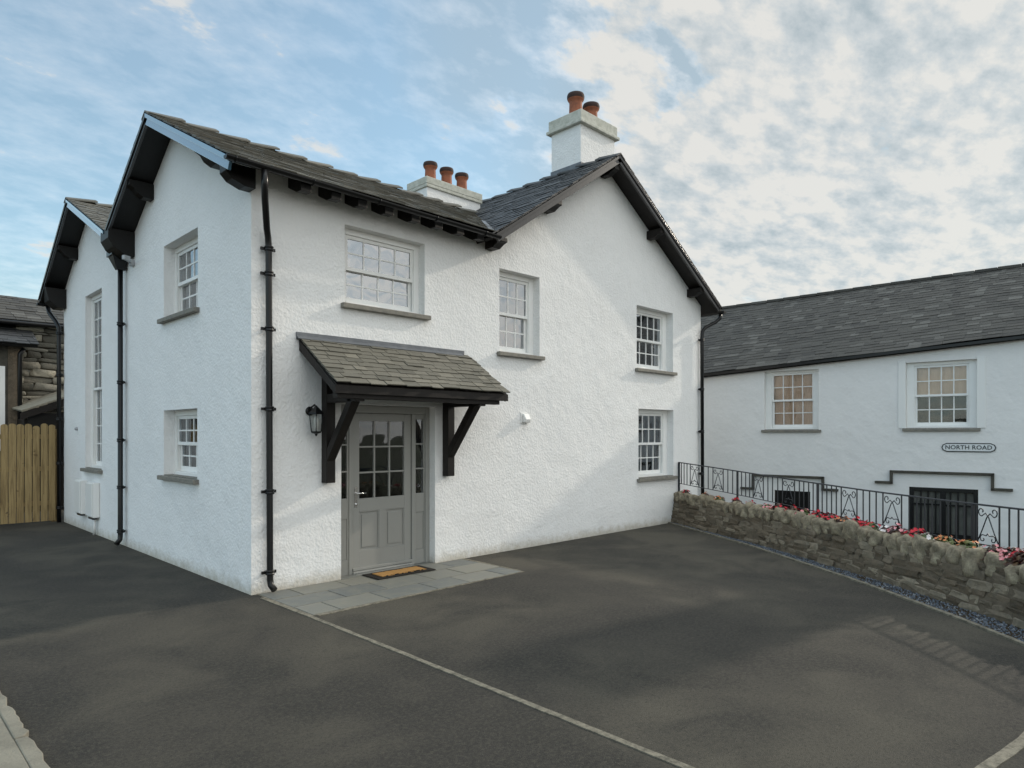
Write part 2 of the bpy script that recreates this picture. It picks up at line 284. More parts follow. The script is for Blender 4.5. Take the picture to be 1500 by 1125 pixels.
# concrete edging strips, slightly wavy
def strip(mb, pts, wd, z0, z1, seed):
    rd = random.Random(seed); P = []
    for a, b in zip(pts, pts[1:]):
        a, b = Vector(a), Vector(b); n = max(1, int((b-a).length/.12))
        P += [a.lerp(b, i/n) for i in range(n)]
    P.append(Vector(pts[-1])); vs = []
    for i, p in enumerate(P):
        d = (P[min(i+1, len(P)-1)]-P[max(0, i-1)]).normalized(); nn = Vector((-d.y, d.x)); 
        for sgn in (-1, 1):
            q = p+nn*sgn*(wd/2)*rd.uniform(.82, 1.1); vs += [(q.x, q.y, z0), (q.x, q.y, z1+rd.uniform(-.001, .001))]
    fs = []
    for i in range(len(P)-1):
        a, b = i*4, (i+1)*4; fs += [(a+1, a+3, b+3, b+1), (a, a+1, b+1, b), (a+2, b+2, b+3, a+3)]
    fs += [(0, 2, 3, 1), (len(vs)-4, len(vs)-3, len(vs)-1, len(vs)-2)]
    mb.add(vs, fs)
for nm, pts, wd in (('kerb', [(.03, -.22), (.03, -1.33), (.015, -3.2), (-.02, -5.5), (-.03, -9)], .050), ('kerb', [(.10, -1.29), (3.06, -1.24)], .055), ('kerb', [(3.10, -.02), (3.06, -1.21)], .05),
                    ('kerb', [(-.6, -6.42), (1.11, -6.60), (1.67, -6.69), (3.2, -6.9)], .07)):
    b = MB(); strip(b, pts, wd, -.03, .006, hash(len(pts)) & 255); tag(b.build(nm, M['conc']), kind='structure')
b = MB(); strip(b, [tuple(ksm(u)[0][:2]) for u in [.1+.45*i for i in range(26)]], .055, -.05, .02, 5); tag(b.build('kerb', M['conc']), kind='structure')
# flagstone path under the canopy
b = MB(); rd = random.Random(3); y0 = -1.25
for (ya, yb, xs) in ((-.02, -.40, [.07, .42, 1.02, 1.55, 2.2, 2.62, 3.06]), (-.415, -.83, [.07, .70, 1.25, 1.95, 2.45, 3.05]), (-.845, -1.25, [.07, .38, .98, 1.66, 2.15, 2.75, 3.04])):
    for x0, x1 in zip(xs, xs[1:]):
        h = rd.uniform(.006, .010); b.box(x0+.007, x1-.007, yb+.004, ya-.004, -.03, h)
tag(b.build('path', M['flag'], bevel=.003), kind='structure')
b = MB(); b.box(.06, 3.08, -1.262, -.002, -.03, .003); tag(b.build('path_bed', M['conc']), kind='structure')
# pale broken concrete edge at the left
rd = random.Random(8); b = MB(); b.box(-9, -2.53, -4.8, -.6, -.05, .028); tag(b.build('pavement', M['pale'], bevel=.006), kind='structure')
b = MB(); y = -.6
for ln in (.52, .82, .62, .94, .80, .45):
    e0, e1 = y, y-ln+.010; pts = [(-2.529, e0), (-2.529, e1)]; k = 9
    pts += [(-2.452+rd.uniform(-.012, .008)-(.02 if j in (0, k) else 0), e1+(e0-e1)*j/k) for j in range(k+1)]
    b.prism([(x, yy, -.05) for x, yy in pts], (0, 0, .079+rd.uniform(0, .006))); y -= ln
tag(b.build('kerb', M['pale'], bevel=.008), kind='structure')

# ------------------------------------------------------------ wall faces with openings
def inside(p, poly):
    x, y = p; r = False; j = len(poly)-1
    for i in range(len(poly)):
        a, b = poly[i], poly[j]
        if (a[1] > y) != (b[1] > y) and x < (b[0]-a[0])*(y-a[1])/(b[1]-a[1])+a[0]: r = not r
        j = i
    return r
def wallface(mb, outline, holes, to3, inward, depth):
    V = []; E = []
    def loop(pts):
        o = len(V); V.extend(Vector(p) for p in pts); E.extend((o+i, o+(i+1) % len(pts)) for i in range(len(pts)))
    loop(outline); rects = [[(a, c), (b, c), (b, d), (a, d)] for a, b, c, d in holes]
    for r in rects: loop(r)
    v, e, f, *_ = delaunay_2d_cdt(V, E, [], 0, 1e-5)
    keep = []
    for t in f:
        c = sum((v[i] for i in t), Vector((0, 0)))/len(t)
        if inside(c, outline) and not any(inside(c, r) for r in rects): keep.append(tuple(t))
    mb.add([to3(p.x, p.y) for p in v], keep)
    inward = Vector(inward)*depth
    for r in rects:
        P = [Vector(to3(*p)) for p in r]
        for i in range(4): mb.add([P[i], P[(i+1) % 4], P[(i+1) % 4]+inward, P[i]+inward], [(0, 1, 2, 3)])

# ------------------------------------------------------------ sash windows
def sash(mb, x0, x1, z0, z1, y0, y1, cols, rows, st=.045, bar=.020, bot=None):
    bot = bot or st
    mb.box(x0, x0+st, y0, y1, z0, z1); mb.box(x1-st, x1, y0, y1, z0, z1)
    mb.box(x0+st, x1-st, y0+.001, y1-.001, z1-st, z1); mb.box(x0+st, x1-st, y0+.001, y1-.001, z0, z0+bot)
    ix0, ix1, iz0, iz1 = x0+st, x1-st, z0+bot, z1-st; m = (y0+y1)/2
    for i in range(1, cols): c = ix0+(ix1-ix0)*i/cols; mb.box(c-bar/2, c+bar/2, m-.012, m+.012, iz0, iz1)
    for i in range(1, rows): c = iz0+(iz1-iz0)*i/rows; mb.box(ix0, ix1, m-.010, m+.010, c-bar/2, c+bar/2)
def window(parent, loc, rz, W, H, cols, ru, rl, rec=.15, split=.5, pane_backing=None, cover=(-.02, 1), jam=.085, label=None, sill=True, sillout=.075, glass='glass', fw=.075, pull=False):
    f = MB(); y0, y1 = rec, rec+.12
    f.box(0, jam, y0, y1, 0, H); f.box(W-jam, W, y0, y1, 0, H); f.box(jam, W-jam, y0+.001, y1, H-fw, H); f.box(jam, W-jam, y0-.02, y1, 0, .05)
    f.box(jam, jam+.015, y0+.012, y0+.02, .05, H-fw); f.box(W-jam-.015, W-jam, y0+.012, y0+.02, .05, H-fw)
    o = f.build('window', M['white'], parent, bevel=.004, label=label); o.location = loc; o.rotation_euler = (0, 0, rz)
    x0, x1, z0, z1 = jam+.002, W-jam-.002, .052, H-fw-.002; zm = z0+(z1-z0)*split
    b = MB(); sash(b, x0, x1, zm-.02, z1, y0+.022, y0+.058, cols, ru); b.build('sash', M['white'], o)
    b = MB(); sash(b, x0+.004, x1-.004, z0, zm+.02, y0+.062, y0+.098, cols, rl, bot=.07); b.build('sash', M['white'], o)
    b = MB(); b.box(x0+.03, x1-.03, y0+.037, y0+.041, zm, z1-.03); b.build('pane', M[glass], o)
    b = MB(); b.box(x0+.03, x1-.03, y0+.077, y0+.081, z0+.04, zm); b.build('pane', M[glass], o)
    b = MB(); b.box(-.15, W+.15, y0+1.2, y0+1.21, -.15, H+.15); b.box(-.15, -.14, y0+.13, y0+1.2, -.15, H+.15); b.box(W+.14, W+.15, y0+.13, y0+1.2, -.15, H+.15); b.build('room_lining', M['dark'], o)
    if pane_backing:
        b = MB(); n = 24; za, zb = z0+(z1-z0)*cover[0], z0+(z1-z0)*cover[1]; amp = .012 if pane_backing != 'curtain' else .03
        vs = []; 
        for i in range(n*3+1):
            x = x0+.01+(x1-x0-.02)*i/(n*3); yy = y0+.125+amp*1.0*math.sin(i*.9)*(1 if pane_backing == 'curtain' else .15)
            vs += [(x, yy, za), (x, yy, zb)]
        b.add(vs, [(2*i, 2*i+2, 2*i+3, 2*i+1) for i in range(n*3)]); b.build('curtain' if pane_backing == 'curtain' else 'pane_backing', M[pane_backing], o)  # plain sheets imitate reflections in the panes; curtains are curtains
    if sill:
        b = MB(); b.box(-.06, W+.06, -sillout, .0, -.065, -.004); b.box(.001, W-.001, 0, rec-.03, -.06, -.003+.012)
        b.build('sill', M['sill'], o, bevel=.008)
    if pull:
        b = MB(); b.lathe((0, 0, 0), [(.008, 0), (.014, .01), (.008, .03)], 8); pp = b.build('sash_lift', M['chrome'], o); pp.location = (W/2, y0+.055, z0+.05)
    return o

# ------------------------------------------------------------ slate roofs
def slates(name, mat, parent, O, u, v, L_, ex, wd, rows, xr, seed, th=.011, lift=.012, jit=.012):
    """rows of overlapping slates: O eave corner, u along the eave, v up the slope, xr(row)->(x0,x1)"""
    rd = random.Random(seed); u = Vector(u).normalized(); v = Vector(v).normalized(); n = u.cross(v).normalized()
    if n.z < 0: n = -n
    b = MB(); O = Vector(O)
    for r in range(rows):
        x0, x1 = xr(r*ex); x = x0-rd.uniform(0, wd*.5) if r % 2 else x0; 
        while x < x1:
            w_ = wd*rd.uniform(.72, 1.28); xa, xb = max(x, x0), min(x+w_, x1)
            x += w_+.004
            if xb-xa < .03: continue
            lo = r*ex+rd.uniform(-jit, jit); hi = min(lo+ex*1.9, rows*ex+.01); l1 = lift+rd.uniform(0, lift*.8); t2 = th*rd.uniform(.8, 1.3); sk = rd.uniform(-jit, jit)*.6
            sk2 = rd.uniform(-.003, .003)
            c = [O+u*(xa+.002)+v*(lo+sk)+n*(l1), O+u*(xb-.002)+v*lo+n*(l1+sk2), O+u*(xb-.002)+v*hi+n*.001, O+u*(xa+.002)+v*hi+n*.001]
            b.hexa(c, [p+n*t2 for p in c])
    return b.build(name, mat, parent)
def deck(name, mat, parent, pts, th, label=None, bevel=0):
    P = [Vector(p) for p in pts]; n = (P[1]-P[0]).cross(P[2]-P[0]).normalized(); n = -n if n.z > 0 else n
    return MB().prism(P, n*th).build(name, mat, parent, bevel, label)

# ============================================================ WHITE COTTAGE
H = empty('white_cottage'); tag(H, 'large white roughcast cottage with black eaves, grey front door and slate roofs', 'house')
VX, EY = -.36, -.35
def wz(y):                                 # wing roof surface heights, M section
    if y < 2.39: return 6.06-.50*(2.39-y)
    if y < 4.35: return 6.06-.59*(y-2.39)
    if y < 6.80: return 4.904+.449*(y-4.35)
    return 6.004-.61*(y-6.80)
GX, GZ = 6.42, 6.69
def gz(x): return GZ-.67*(GX-x) if x < GX else GZ-.605*(x-GX)
wall = MB()
front = [(0, -.6), (9.85, -.6), (9.85, gz(9.85)-.06), (GX, GZ-.06), (3.55, gz(3.55)-.06), (3.3, wz(0)-.06), (0, wz(0)-.06)]
holes_f = [(1.18, 2.42, 3.42, 4.40), (3.84, 4.74, 3.05, 4.32), (7.46, 8.74, 3.05, 4.25), (7.52, 8.76, .95, 2.28), (1.13, 2.60, -.01, 2.17)]
wallface(wall, front, holes_f, lambda a, b: (a, 0, b), (0, 1, 0), .30)
left = [(0, -.6), (8.85, -.6), (8.85, wz(8.85)-.06), (6.8, wz(6.8)-.06), (4.35, wz(4.35)-.06), (2.39, wz(2.39)-.06), (0, wz(0)-.06)]
holes_l = [(1.58, 2.86, 3.42, 4.45), (1.60, 2.86, 1.22, 2.13), (6.04, 7.16, 1.17, 4.36)]
wallface(wall, left, holes_l, lambda a, b: (0, a, b), (1, 0, 0), .30)
wall.add([(9.85, 0, -1.3), (9.85, 8.85, -1.3), (9.85, 8.85, gz(9.85)-.06), (9.85, 0, gz(9.85)-.06)], [(0, 1, 2, 3)])
wall.add([(0, 8.85, -.6), (9.85, 8.85, -.6), (9.85, 8.85, gz(9.85)-.06), (GX, 8.85, GZ-.06), (3.4, 8.85, 4.6), (0, 8.85, wz(8.85)-.06)], [(0, 1, 2, 3, 4, 5)])
wall.build('wall', M['render'], H)
# cavity wall backing so no light leaks around frames
b = MB(); b.box(.32, 9.6, 8.5, 8.6, 0, 4); b.box(.31, 9.8, .31, 8.8, -.05, -.01); b.build('interior_floor', M['dark'], H)

# --- wing roofs (ridges along X)
def xend(z): return GX-(GZ-z)/.67+.10
wing = empty('roof'); wing.parent = H
def wslope(ya, yb, name, seed, mat='slate_green', yneg=False):
    """slope from eave y=ya up to ridge y=yb"""
    za, zb = wz(ya), wz(yb); sgn = 1 if yb > ya else -1; ln = math.hypot(yb-ya, zb-za); k = (zb-za)/ln
    ex = .155; rows = int(ln/ex)+1; ex = ln/rows
    slates('slates', M[mat], wing, (VX-.02, ya, za), (1, 0, 0), (0, yb-ya, zb-za), 5, ex, .24, rows, lambda d: (0, xend(za+d*k)-VX+.05), seed)
    d = .012
    deck('soffit_board', M['black'], wing, [(VX, ya, za-d), (xend(za), ya, za-d), (xend(zb), yb, zb-d), (VX, yb, zb-d)], .045)
wslope(EY, 2.39, 'front', 1); wslope(4.33, 2.39, 'b', 2); wslope(4.36, 6.8, 'c', 3); wslope(9.22, 6.8, 'd', 4)
def ridge_caps(parent, P0, P1, half, drop, seed, seg=.45, mat='slate_green'):
    rd = random.Random(seed); P0, P1 = Vector(P0), Vector(P1); d = (P1-P0); n = int(d.length/seg); d.normalize(); side = Vector((-d.y, d.x, 0)); b = MB()
    for i in range(n):
        a = P0+d*(i*seg)+Vector((0, 0, rd.uniform(-.006, .006))); c = a+d*(seg*1.0); t = .028
        h0, h1 = .002, rd.uniform(.045, .068); c = a+d*(seg*1.07)
        for s_ in (-1, 1):
            lo = [a+Vector((0, 0, h0)), c+Vector((0, 0, h1)), c+side*s_*half+Vector((0, 0, h1-drop)), a+side*s_*half+Vector((0, 0, h0-drop))]
            b.hexa(lo, [q+Vector((0, 0, t)) for q in lo])
    return b.build('ridge_tiles', M[mat], parent, bevel=.006)
ridge_caps(wing, (VX-.03, 2.39, 6.065), (5.6, 2.39, 6.065), .13, .072, 4); ridge_caps(wing, (VX-.03, 6.8, 6.01), (5.4, 6.8, 6.01), .13, .06, 5)
b = MB(); b.prism([(xend(wz(EY))-.22, EY+.02, wz(EY)+.030), (xend(wz(EY))+.02, EY+.02, wz(EY)+.036), (xend(wz(.9))+.02, .9, wz(.9)+.036), (xend(wz(.9))-.18, .9, wz(.9)+.030)], (0, 0, .006)); b.build('valley_flashing', M['lead'], wing)

# --- main gable roof (ridge along Y)
gab = empty('roof'); gab.parent = H
def gslope(xa, seed, mat):
    za = gz(xa); ln = math.hypot(GX-xa, GZ-za); rows = int(ln/.16)+1; ex = ln/rows
    slates('slates', M[mat], gab, (xa, EY-.03, za), (0, 1, 0), (GX-xa, 0, GZ-za), 9, ex, .25, rows, lambda d: (0, 9.5), seed, th=.014)
    deck('soffit_board', M['oak'], gab, [(xa, EY, za-.012), (xa, 9.15, za-.012), (GX, 9.15, GZ-.012), (GX, EY, GZ-.012)], .045)
gslope(3.36, 11, 'slate_dark'); gslope(10.10, 12, 'slate_dark')
ridge_caps(gab, (GX, EY-.04, GZ+.006), (GX, 9.2, GZ+.006), .13, .083, 14, mat='slate_dark')

# --- bargeboards
def barge(parent, P, Q, out, depth, th, mat, name='bargeboard', cover=True):
    """board from P (low) to Q (apex), hanging depth below the roof line, th thick towards -out"""
    P, Q, out = Vector(P), Vector(Q), Vector(out); d = (Q-P).normalized(); n = d.cross(out).normalized(); n = -n if n.z < 0 else n
    b = MB(); top = -.010
    b.hexa([P+n*(top-depth), Q+n*(top-depth), Q+n*(top-depth)-out*th, P+n*(top-depth)-out*th], [P+n*top, Q+n*top, Q+n*top-out*th, P+n*top-out*th])
    o1 = out*.016                                     # moulding strip proud of the board
    b.hexa([P+n*(top-depth*.36)+out*.002, Q+n*(top-depth*.36)+out*.002, Q+n*(top-depth*.36)+o1, P+n*(top-depth*.36)+o1], [P+n*(top+.004)+out*.002, Q+n*(top+.004)+out*.002, Q+n*(top+.004)+o1*1.4, P+n*(top+.004)+o1*1.4])
    return b.build(name, M[mat], parent, bevel=.003)
ox = (-1, 0, 0); xv = VX-.005
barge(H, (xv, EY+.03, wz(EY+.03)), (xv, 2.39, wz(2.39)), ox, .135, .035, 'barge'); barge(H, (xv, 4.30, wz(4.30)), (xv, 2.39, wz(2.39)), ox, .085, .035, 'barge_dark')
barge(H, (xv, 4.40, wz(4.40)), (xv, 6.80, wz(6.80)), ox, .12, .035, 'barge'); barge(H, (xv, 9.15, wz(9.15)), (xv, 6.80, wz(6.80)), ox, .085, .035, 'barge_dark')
oy = (0, -1, 0); yv = EY-.005
barge(H, (3.42, yv, gz(3.42)), (GX, yv, GZ), oy, .115, .035, 'barge_dark'); barge(H, (10.05, yv, gz(10.05)), (GX, yv, GZ), oy, .11, .035, 'barge_dark')

# --- purlin ends and rafter feet (each with a shaped underside)
def purlin_x(y, z, w_=.16, h=.22):           # pokes out of the left wall towards -X
    b = MB(); b.prism([(0.0, y-w_/2, z), (0.0, y-w_/2, z-h), (-.14, y-w_/2, z-h), (-.22, y-w_/2, z-h+.04), (-.26, y-w_/2, z-h+.10), (-.33, y-w_/2, z-h+.14), (-.33, y-w_/2, z)], (0, w_, 0)); return b.build('purlin_end', M['black'], H, bevel=.005)
for y in (.72, 3.35, 7.75): purlin_x(y, wz(y)-.055)
purlin_x(5.35, wz(5.35)-.055, .13, .15)
def purlin_y(x, z, w_=.14, h=.16):
    b = MB(); b.prism([(x-w_/2, 0, z), (x-w_/2, 0, z-h), (x-w_/2, -.16, z-h), (x-w_/2, -.25, z-h+.05), (x-w_/2, -.32, z-h+.07), (x-w_/2, -.32, z)], (w_, 0, 0)); return b.build('purlin_end', M['oak'], H, bevel=.005)
for x in (4.86, 7.86, 9.35): purlin_y(x, gz(x)-.10)
purlin_y(GX-.02, GZ-.12, .13, .20); purlin_y(3.62, gz(3.62)-.14, .16, .13)
# corner corbels under the verge feet
b = MB(); b.prism([(0, -.12, 4.72), (0, -.12, 4.50), (-.12, -.12, 4.50), (-.26, -.12, 4.55), (-.33, -.12, 4.62), (-.33, -.12, 4.72)], (0, .17, 0)); b.build('corbel', M['black'], H, bevel=.006)
b = MB(); b.prism([(0, 4.17, 4.93), (0, 4.17, 4.55), (-.12, 4.17, 4.54), (-.30, 4.17, 4.66), (-.37, 4.17, 4.78), (-.37, 4.17, 4.93)], (0, .42, 0)); b.build('corbel', M['black'], H, bevel=.006)
b = MB(); b.prism([(0, 8.62, 4.72), (0, 8.62, 4.34), (-.15, 8.62, 4.34), (-.30, 8.62, 4.46), (-.36, 8.62, 4.72)], (0, .42, 0)); b.build('corbel', M['black'], H, bevel=.006)
rd = random.Random(2)
for i in range(8):
    x = .42+i*.385+rd.uniform(-.015, .015); b = MB(); zt = wz(0)-.06; s_ = .50
    b.prism([(x, 0, zt), (x, 0, zt-.15), (x, -.20, zt-.15-.20*s_), (x, -.315, zt-.10-.315*s_), (x, -.315, zt-.315*s_)], (.125, 0, 0)); b.build('rafter_foot', M['black'], H, bevel=.004)
# fascia behind the gutter


# --- gutters
def gutter(P, Q, r=.058):
    P, Q = Vector(P), Vector(Q); d = (Q-P).normalized(); s_ = Vector((-d.y, d.x, 0)); b = MB(); n = 10; vs = []
    for p in (P, Q):
        for rr_ in (r, r-.007):
            vs += [p+s_*math.cos(math.pi+math.pi*k/n)*rr_+Vector((0, 0, math.sin(math.pi+math.pi*k/n)*rr_)) for k in range(n+1)]
    m = n+1; fs = [(k, k+1, 2*m+k+1, 2*m+k) for k in range(n)]+[(m+k, 3*m+k, 3*m+k+1, m+k+1) for k in range(n)]+[(0, 2*m, 3*m, m), (n, m+n, 3*m+n, 2*m+n)]
    fs += [tuple(range(0, m)), tuple(range(2*m, 3*m))]
    b.add(vs, fs)
    k = int((Q-P).length/.9)
    for i in range(k+1):
        c = P+d*(.1+i*.88)
        b.tube([c+s_*math.cos(math.pi+math.pi*j/8)*(r+.006)+Vector((0, 0, math.sin(math.pi+math.pi*j/8)*(r+.006))) for j in range(9)], .008, 5)
    return b.build('gutter', M['iron'], H)
gutter((VX-.09, EY-.055, 4.665), (3.46, EY-.055, 4.635), .046); gutter((10.165, -.40, 4.43), (10.165, 9.1, 4.40)); gutter((-.38, 9.29, 4.49), (5, 9.29, 4.49))

# --- downpipes
def pipe(path, clips, wallvec, r=.034, foot=None, hopper=None):
    b = MB(); b.tube(path, r, 10); o = b.build('drainpipe', M['iron'], H)
    wv_ = Vector(wallvec)
    for c in clips:
        k = MB(); c = Vector(c); k.lathe(c+Vector((0, 0, -.03)), [(r, 0), (r+.014, .005), (r+.014, .022), (r+.008, .026), (r+.008, .036), (r+.014, .040), (r+.014, .055), (r, .06)], 12)
        tn = Vector((wv_.y, -wv_.x, 0)); k.beam(c-tn*.085+wv_*.030, c+tn*.085+wv_*.030, .022, .032); k.beam(c+wv_*.01, c+wv_*.07, .03, .03)
        k.build('pipe_bracket', M['iron'], o)
    return o
pp = pipe([(-.03, -.405, 4.62), (-.03, -.40, 4.47), (0, -.34, 4.35), (.12, -.13, 4.08), (.155, -.085, 4.00), (.165, -.08, 3.88), (.18, -.08, .16), (.185, -.09, .10), (.20, -.15, .05)],
          [(.168, -.08, z) for z in (3.88, 3.60)]+[(.174, -.08, 2.98), (.176, -.08, 2.08), (.178, -.08, 1.15), (.18, -.08, .24)], (0, 1, 0), .036)
pipe([(-.085, 4.62, 4.42), (-.085, 4.62, .20), (-.09, 4.62, .12), (-.15, 4.60, .05)], [(-.085, 4.62, z) for z in (3.55, 2.62, 1.70, .95, .25)], (1, 0, 0), .038)
b = MB(); c = Vector((-.10, 4.60, 4.40)); b.hexa([c+Vector(p) for p in ((-.05, -.05, 0), (.08, -.05, 0), (.08, .05, 0), (-.05, .05, 0))], [c+Vector(p) for p in ((-.13, -.13, .20), (.095, -.13, .20), (.095, .13, .20), (-.13, .13, .20))])
b.box(-.25, -.005, 4.45, 4.75, 4.60, 4.74); b.box(-.262, -.004, 4.435, 4.765, 4.735, 4.765); b.build('rain_hopper', M['iron'], H, bevel=.004)
pipe([(-.20, 9.26, 4.42), (-.19, 9.2, 4.30), (-.12, 8.93, 4.08), (-.085, 8.86, 3.95), (-.085, 8.85, .0)], [(-.085, 8.85, z) for z in (3.85, 3.0, 2.1, 1.2, .3)], (1, 0, 0), .04)
pipe([(10.16, -.30, 4.38), (10.15, -.28, 4.28), (10.08, -.22, 4.20), (9.82, -.11, 4.06), (9.765, -.085, 3.98), (9.76, -.08, 3.86), (9.79, -.08, .0)], [(9.76, -.08, z) for z in (3.80, 2.75, 1.85, .95)], (0, 1, 0), .038)

# --- chimneys
def chimney(x0, x1, y0, y1, z0, z1, caph, pots, pr, ph, cap_out=.04, lip=.035):
    b = MB(); b.box(x0, x1, y0, y1, z0, z1); o = b.build('chimney', M['render'], H, bevel=.01)
    b = MB(); b.box(x0-cap_out-lip, x1+cap_out+lip, y0-cap_out-lip, y1+cap_out+lip, z1-.005, z1+.055); b.box(x0-cap_out, x1+cap_out, y0-cap_out, y1+cap_out, z1+.055, z1+caph)
    b.hexa([Vector(p) for p in ((x0-.02, y0-.02, z1+caph), (x1+.02, y0-.02, z1+caph), (x1+.02, y1+.02, z1+caph), (x0-.02, y1+.02, z1+caph))], [Vector(p) for p in ((x0+.15, y0+.15, z1+caph+.05), (x1-.15, y0+.15, z1+caph+.05), (x1-.15, y1-.15, z1+caph+.05), (x0+.15, y1-.15, z1+caph+.05))])
    b.build('chimney_cap', M['cement'], o, bevel=.012)
    for (px_, py_, f) in pots:
        k = MB(); r, h = pr, ph*f
        k.lathe((px_, py_, z1+caph+.02), [(r*.95, 0), (r*.90, h*.3), (r*.86, h*.62), (r*.88, h*.70), (r*1.0, h*.74), (r*1.12, h*.80), (r*1.16, h*.86), (r*1.16, h*.93), (r*1.08, h), (r*.86, h*1.0), (r*.78, h*.7), (r*.74, h*.2)], 20)
        pt = k.build('chimney_pot', M['terra'], o)
        k = MB(); k.lathe((px_, py_, z1+caph+.02), [(r*1.125, h*.80), (r*1.175, h*.86), (r*1.175, h*.94), (r*1.09, h*1.012), (r*.84, h*1.012), (r*.72, h*.6)], 20); k.build('pot_rim', M['soot'], pt)
    return o
ch = chimney(6.40, 7.44, .50, 1.22, 6.2, 7.52, .25, [(6.68, .85, 1.0), (7.15, .85, .93)], .142, .47)
b = MB(); b.box(6.375, 6.397, .48, 1.22, 6.55, 6.80); b.box(6.38, 7.42, .473, .497, 6.0, 6.80); b.build('chimney_flashing', M['lead'], ch)
chimney(4.46, 5.80, 2.58, 3.14, 5.4, 6.39, .19, [(4.76, 2.86, 1.0), (5.16, 2.86, 1.0), (5.55, 2.86, 1.0)], .118, .38, .03, .0)

# --- windows
window(H, (1.18, 0, 3.42), 0, 1.24, .98, 4, 2, 2, .13, .5, 'pane_backing', glass='glass_hi', label='wide upper window with eight panes per sash above the porch')
window(H, (3.84, 0, 3.05), 0, .90, 1.27, 3, 2, 2, .14, .5, 'pane_backing', glass='glass_hi', jam=.10, label='upper window in the middle of the front wall')
window(H, (7.46, 0, 3.05), 0, 1.28, 1.20, 4, 2, 2, .15, .5, 'curtain', glass='glass_hi', jam=.15, label='upper window near the right corner')
window(H, (7.52, 0, .95), 0, 1.24, 1.33, 4, 2, 2, .15, .5, 'curtain', jam=.14, label='lower window behind the end of the railing')
window(H, (0, 2.86, 3.42), R(-90), 1.28, 1.03, 4, 2, 2, .15, .5, 'pane_backing', glass='glass_hi', jam=.035, label='upper window on the shaded side wall')
window(H, (0, 2.86, 1.22), R(-90), 1.26, .91, 4, 2, 2, .15, .5, None, jam=.035, label='small ground floor window on the shaded side wall')
window(H, (0, 7.16, 1.17), R(-90), 1.12, 3.19, 4, 5, 4, .10, .46, 'curtain', jam=.05, label='very tall staircase window')

# --- front door with sidelights
D = empty('doorway', (1.13, 0, 0)); D.parent = H
def bx(*a): return MB().box(*a)
rc = .12
f = MB(); f.box(0, .07, rc, rc+.1, 0, 2.165); f.box(1.40, 1.469, rc, rc+.1, 0, 2.165); f.box(.07, 1.40, rc+.001, rc+.1, 2.07, 2.165); f.box(.190, .235, rc+.002, rc+.1, 0, 2.07); f.box(1.170, 1.225, rc+.002, rc+.1, 0, 2.07); f.box(.235, 1.17, rc-.03, rc+.09, 0, .045)
for a, c in ((.07, .190), (1.225, 1.40)):
    f.box(a, a+.02, rc+.02, rc+.06, 0, 2.07); f.box(c-.02, c, rc+.02, rc+.06, 0, 2.07)
    f.box(a+.02, c-.02, rc+.021, rc+.059, .0, .20); f.box(a+.02, c-.02, rc+.021, rc+.059, .72, .98); f.box(a+.02, c-.02, rc+.035, rc+.05, .20, .72); f.box(a+.02, c-.02, rc+.021, rc+.059, 2.0, 2.07)
    for z in (1.32, 1.66): f.box(a+.02, c-.02, rc+.025, rc+.05, z-.01, z+.01)
fr = f.build('door_frame', M['door'], D, bevel=.004)
for a, c in ((.09, .170), (1.245, 1.38)): bx(a, c, rc+.036, rc+.040, .98, 2.0).build('sidelight_pane', M['glass_low'], D)
d0, d1, y0 = .240, 1.165, rc+.025
f = MB(); zb, zt = .05, 2.065; f.box(d0, d0+.11, y0, y0+.05, zb, zt); f.box(d1-.11, d1, y0, y0+.05, zb, zt); f.box(d0+.11, d1-.11, y0+.001, y0+.049, zt-.10, zt)
f.box(d0+.11, d1-.11, y0+.001, y0+.049, .80, .965); f.box(d0+.11, d1-.11, y0+.001, y0+.049, zb, .29); mid_ = (d0+d1)/2; f.box(mid_-.05, mid_+.05, y0+.001, y0+.049, .29, .80)
for a, c in ((d0+.11, mid_-.05), (mid_+.05, d1-.11)):
    f.box(a, c, y0+.022, y0+.04, .29, .80); f.box(a+.045, c-.045, y0+.010, y0+.03, .335, .755)
    for q in ((a, c, .29, .302), (a, c, .788, .80)): f.box(q[0], q[1], y0+.006, y0+.03, q[2], q[3])
    f.box(a, a+.012, y0+.006, y0+.03, .302, .788); f.box(c-.012, c, y0+.006, y0+.03, .302, .788)
for i in (1, 2):
    x = d0+.11+(d1-d0-.22)*i/3; f.box(x-.011, x+.011, y0+.006, y0+.04, .965, zt-.10); z = .965+(zt-.10-.965)*i/3; f.box(d0+.11, d1-.11, y0+.008, y0+.038, z-.011, z+.011)
f.box(d0, d1, y0-.035, y0-.001, .05, .085)
dl = f.build('front_door', M['door'], D, bevel=.003)
h = MB(); h.box(d0+.035, d0+.075, y0-.010, y0-.001, .86, 1.12); h.tube([(d0+.055, y0-.008, 1.04), (d0+.055, y0-.05, 1.04), (d0+.075, y0-.056, 1.04), (d0+.18, y0-.05, 1.038)], .010, 8); h.lathe((d0+.055, y0-.012, .90), [(.001, -.014), (.012, -.012), (.012, .012), (.001, .014)], 10); h.build('handle', M['chrome'], D)
bx(d0+.09, d1-.09, y0+.022, y0+.026, .95, zt-.09).build('pane', M['glass_low'], D)
bx(d0+.02, d1-.02, rc-.05, rc-.0305, .004, .03).build('weather_strip', M['chrome'], D)
b = MB(); b.box(.0, 1.4, 2.6, 2.61, 0, 2.3); b.box(-.2, -.19, .35, 2.6, 0, 2.3); b.box(1.6, 1.61, .35, 2.6, 0, 2.3); b.build('room_lining', M['dark'], D)
b = MB(); b.box(.001, 1.469, -.012, rc+.12, -.03, .012); b.build('doorstep', M['flag'], D, bevel=.004)

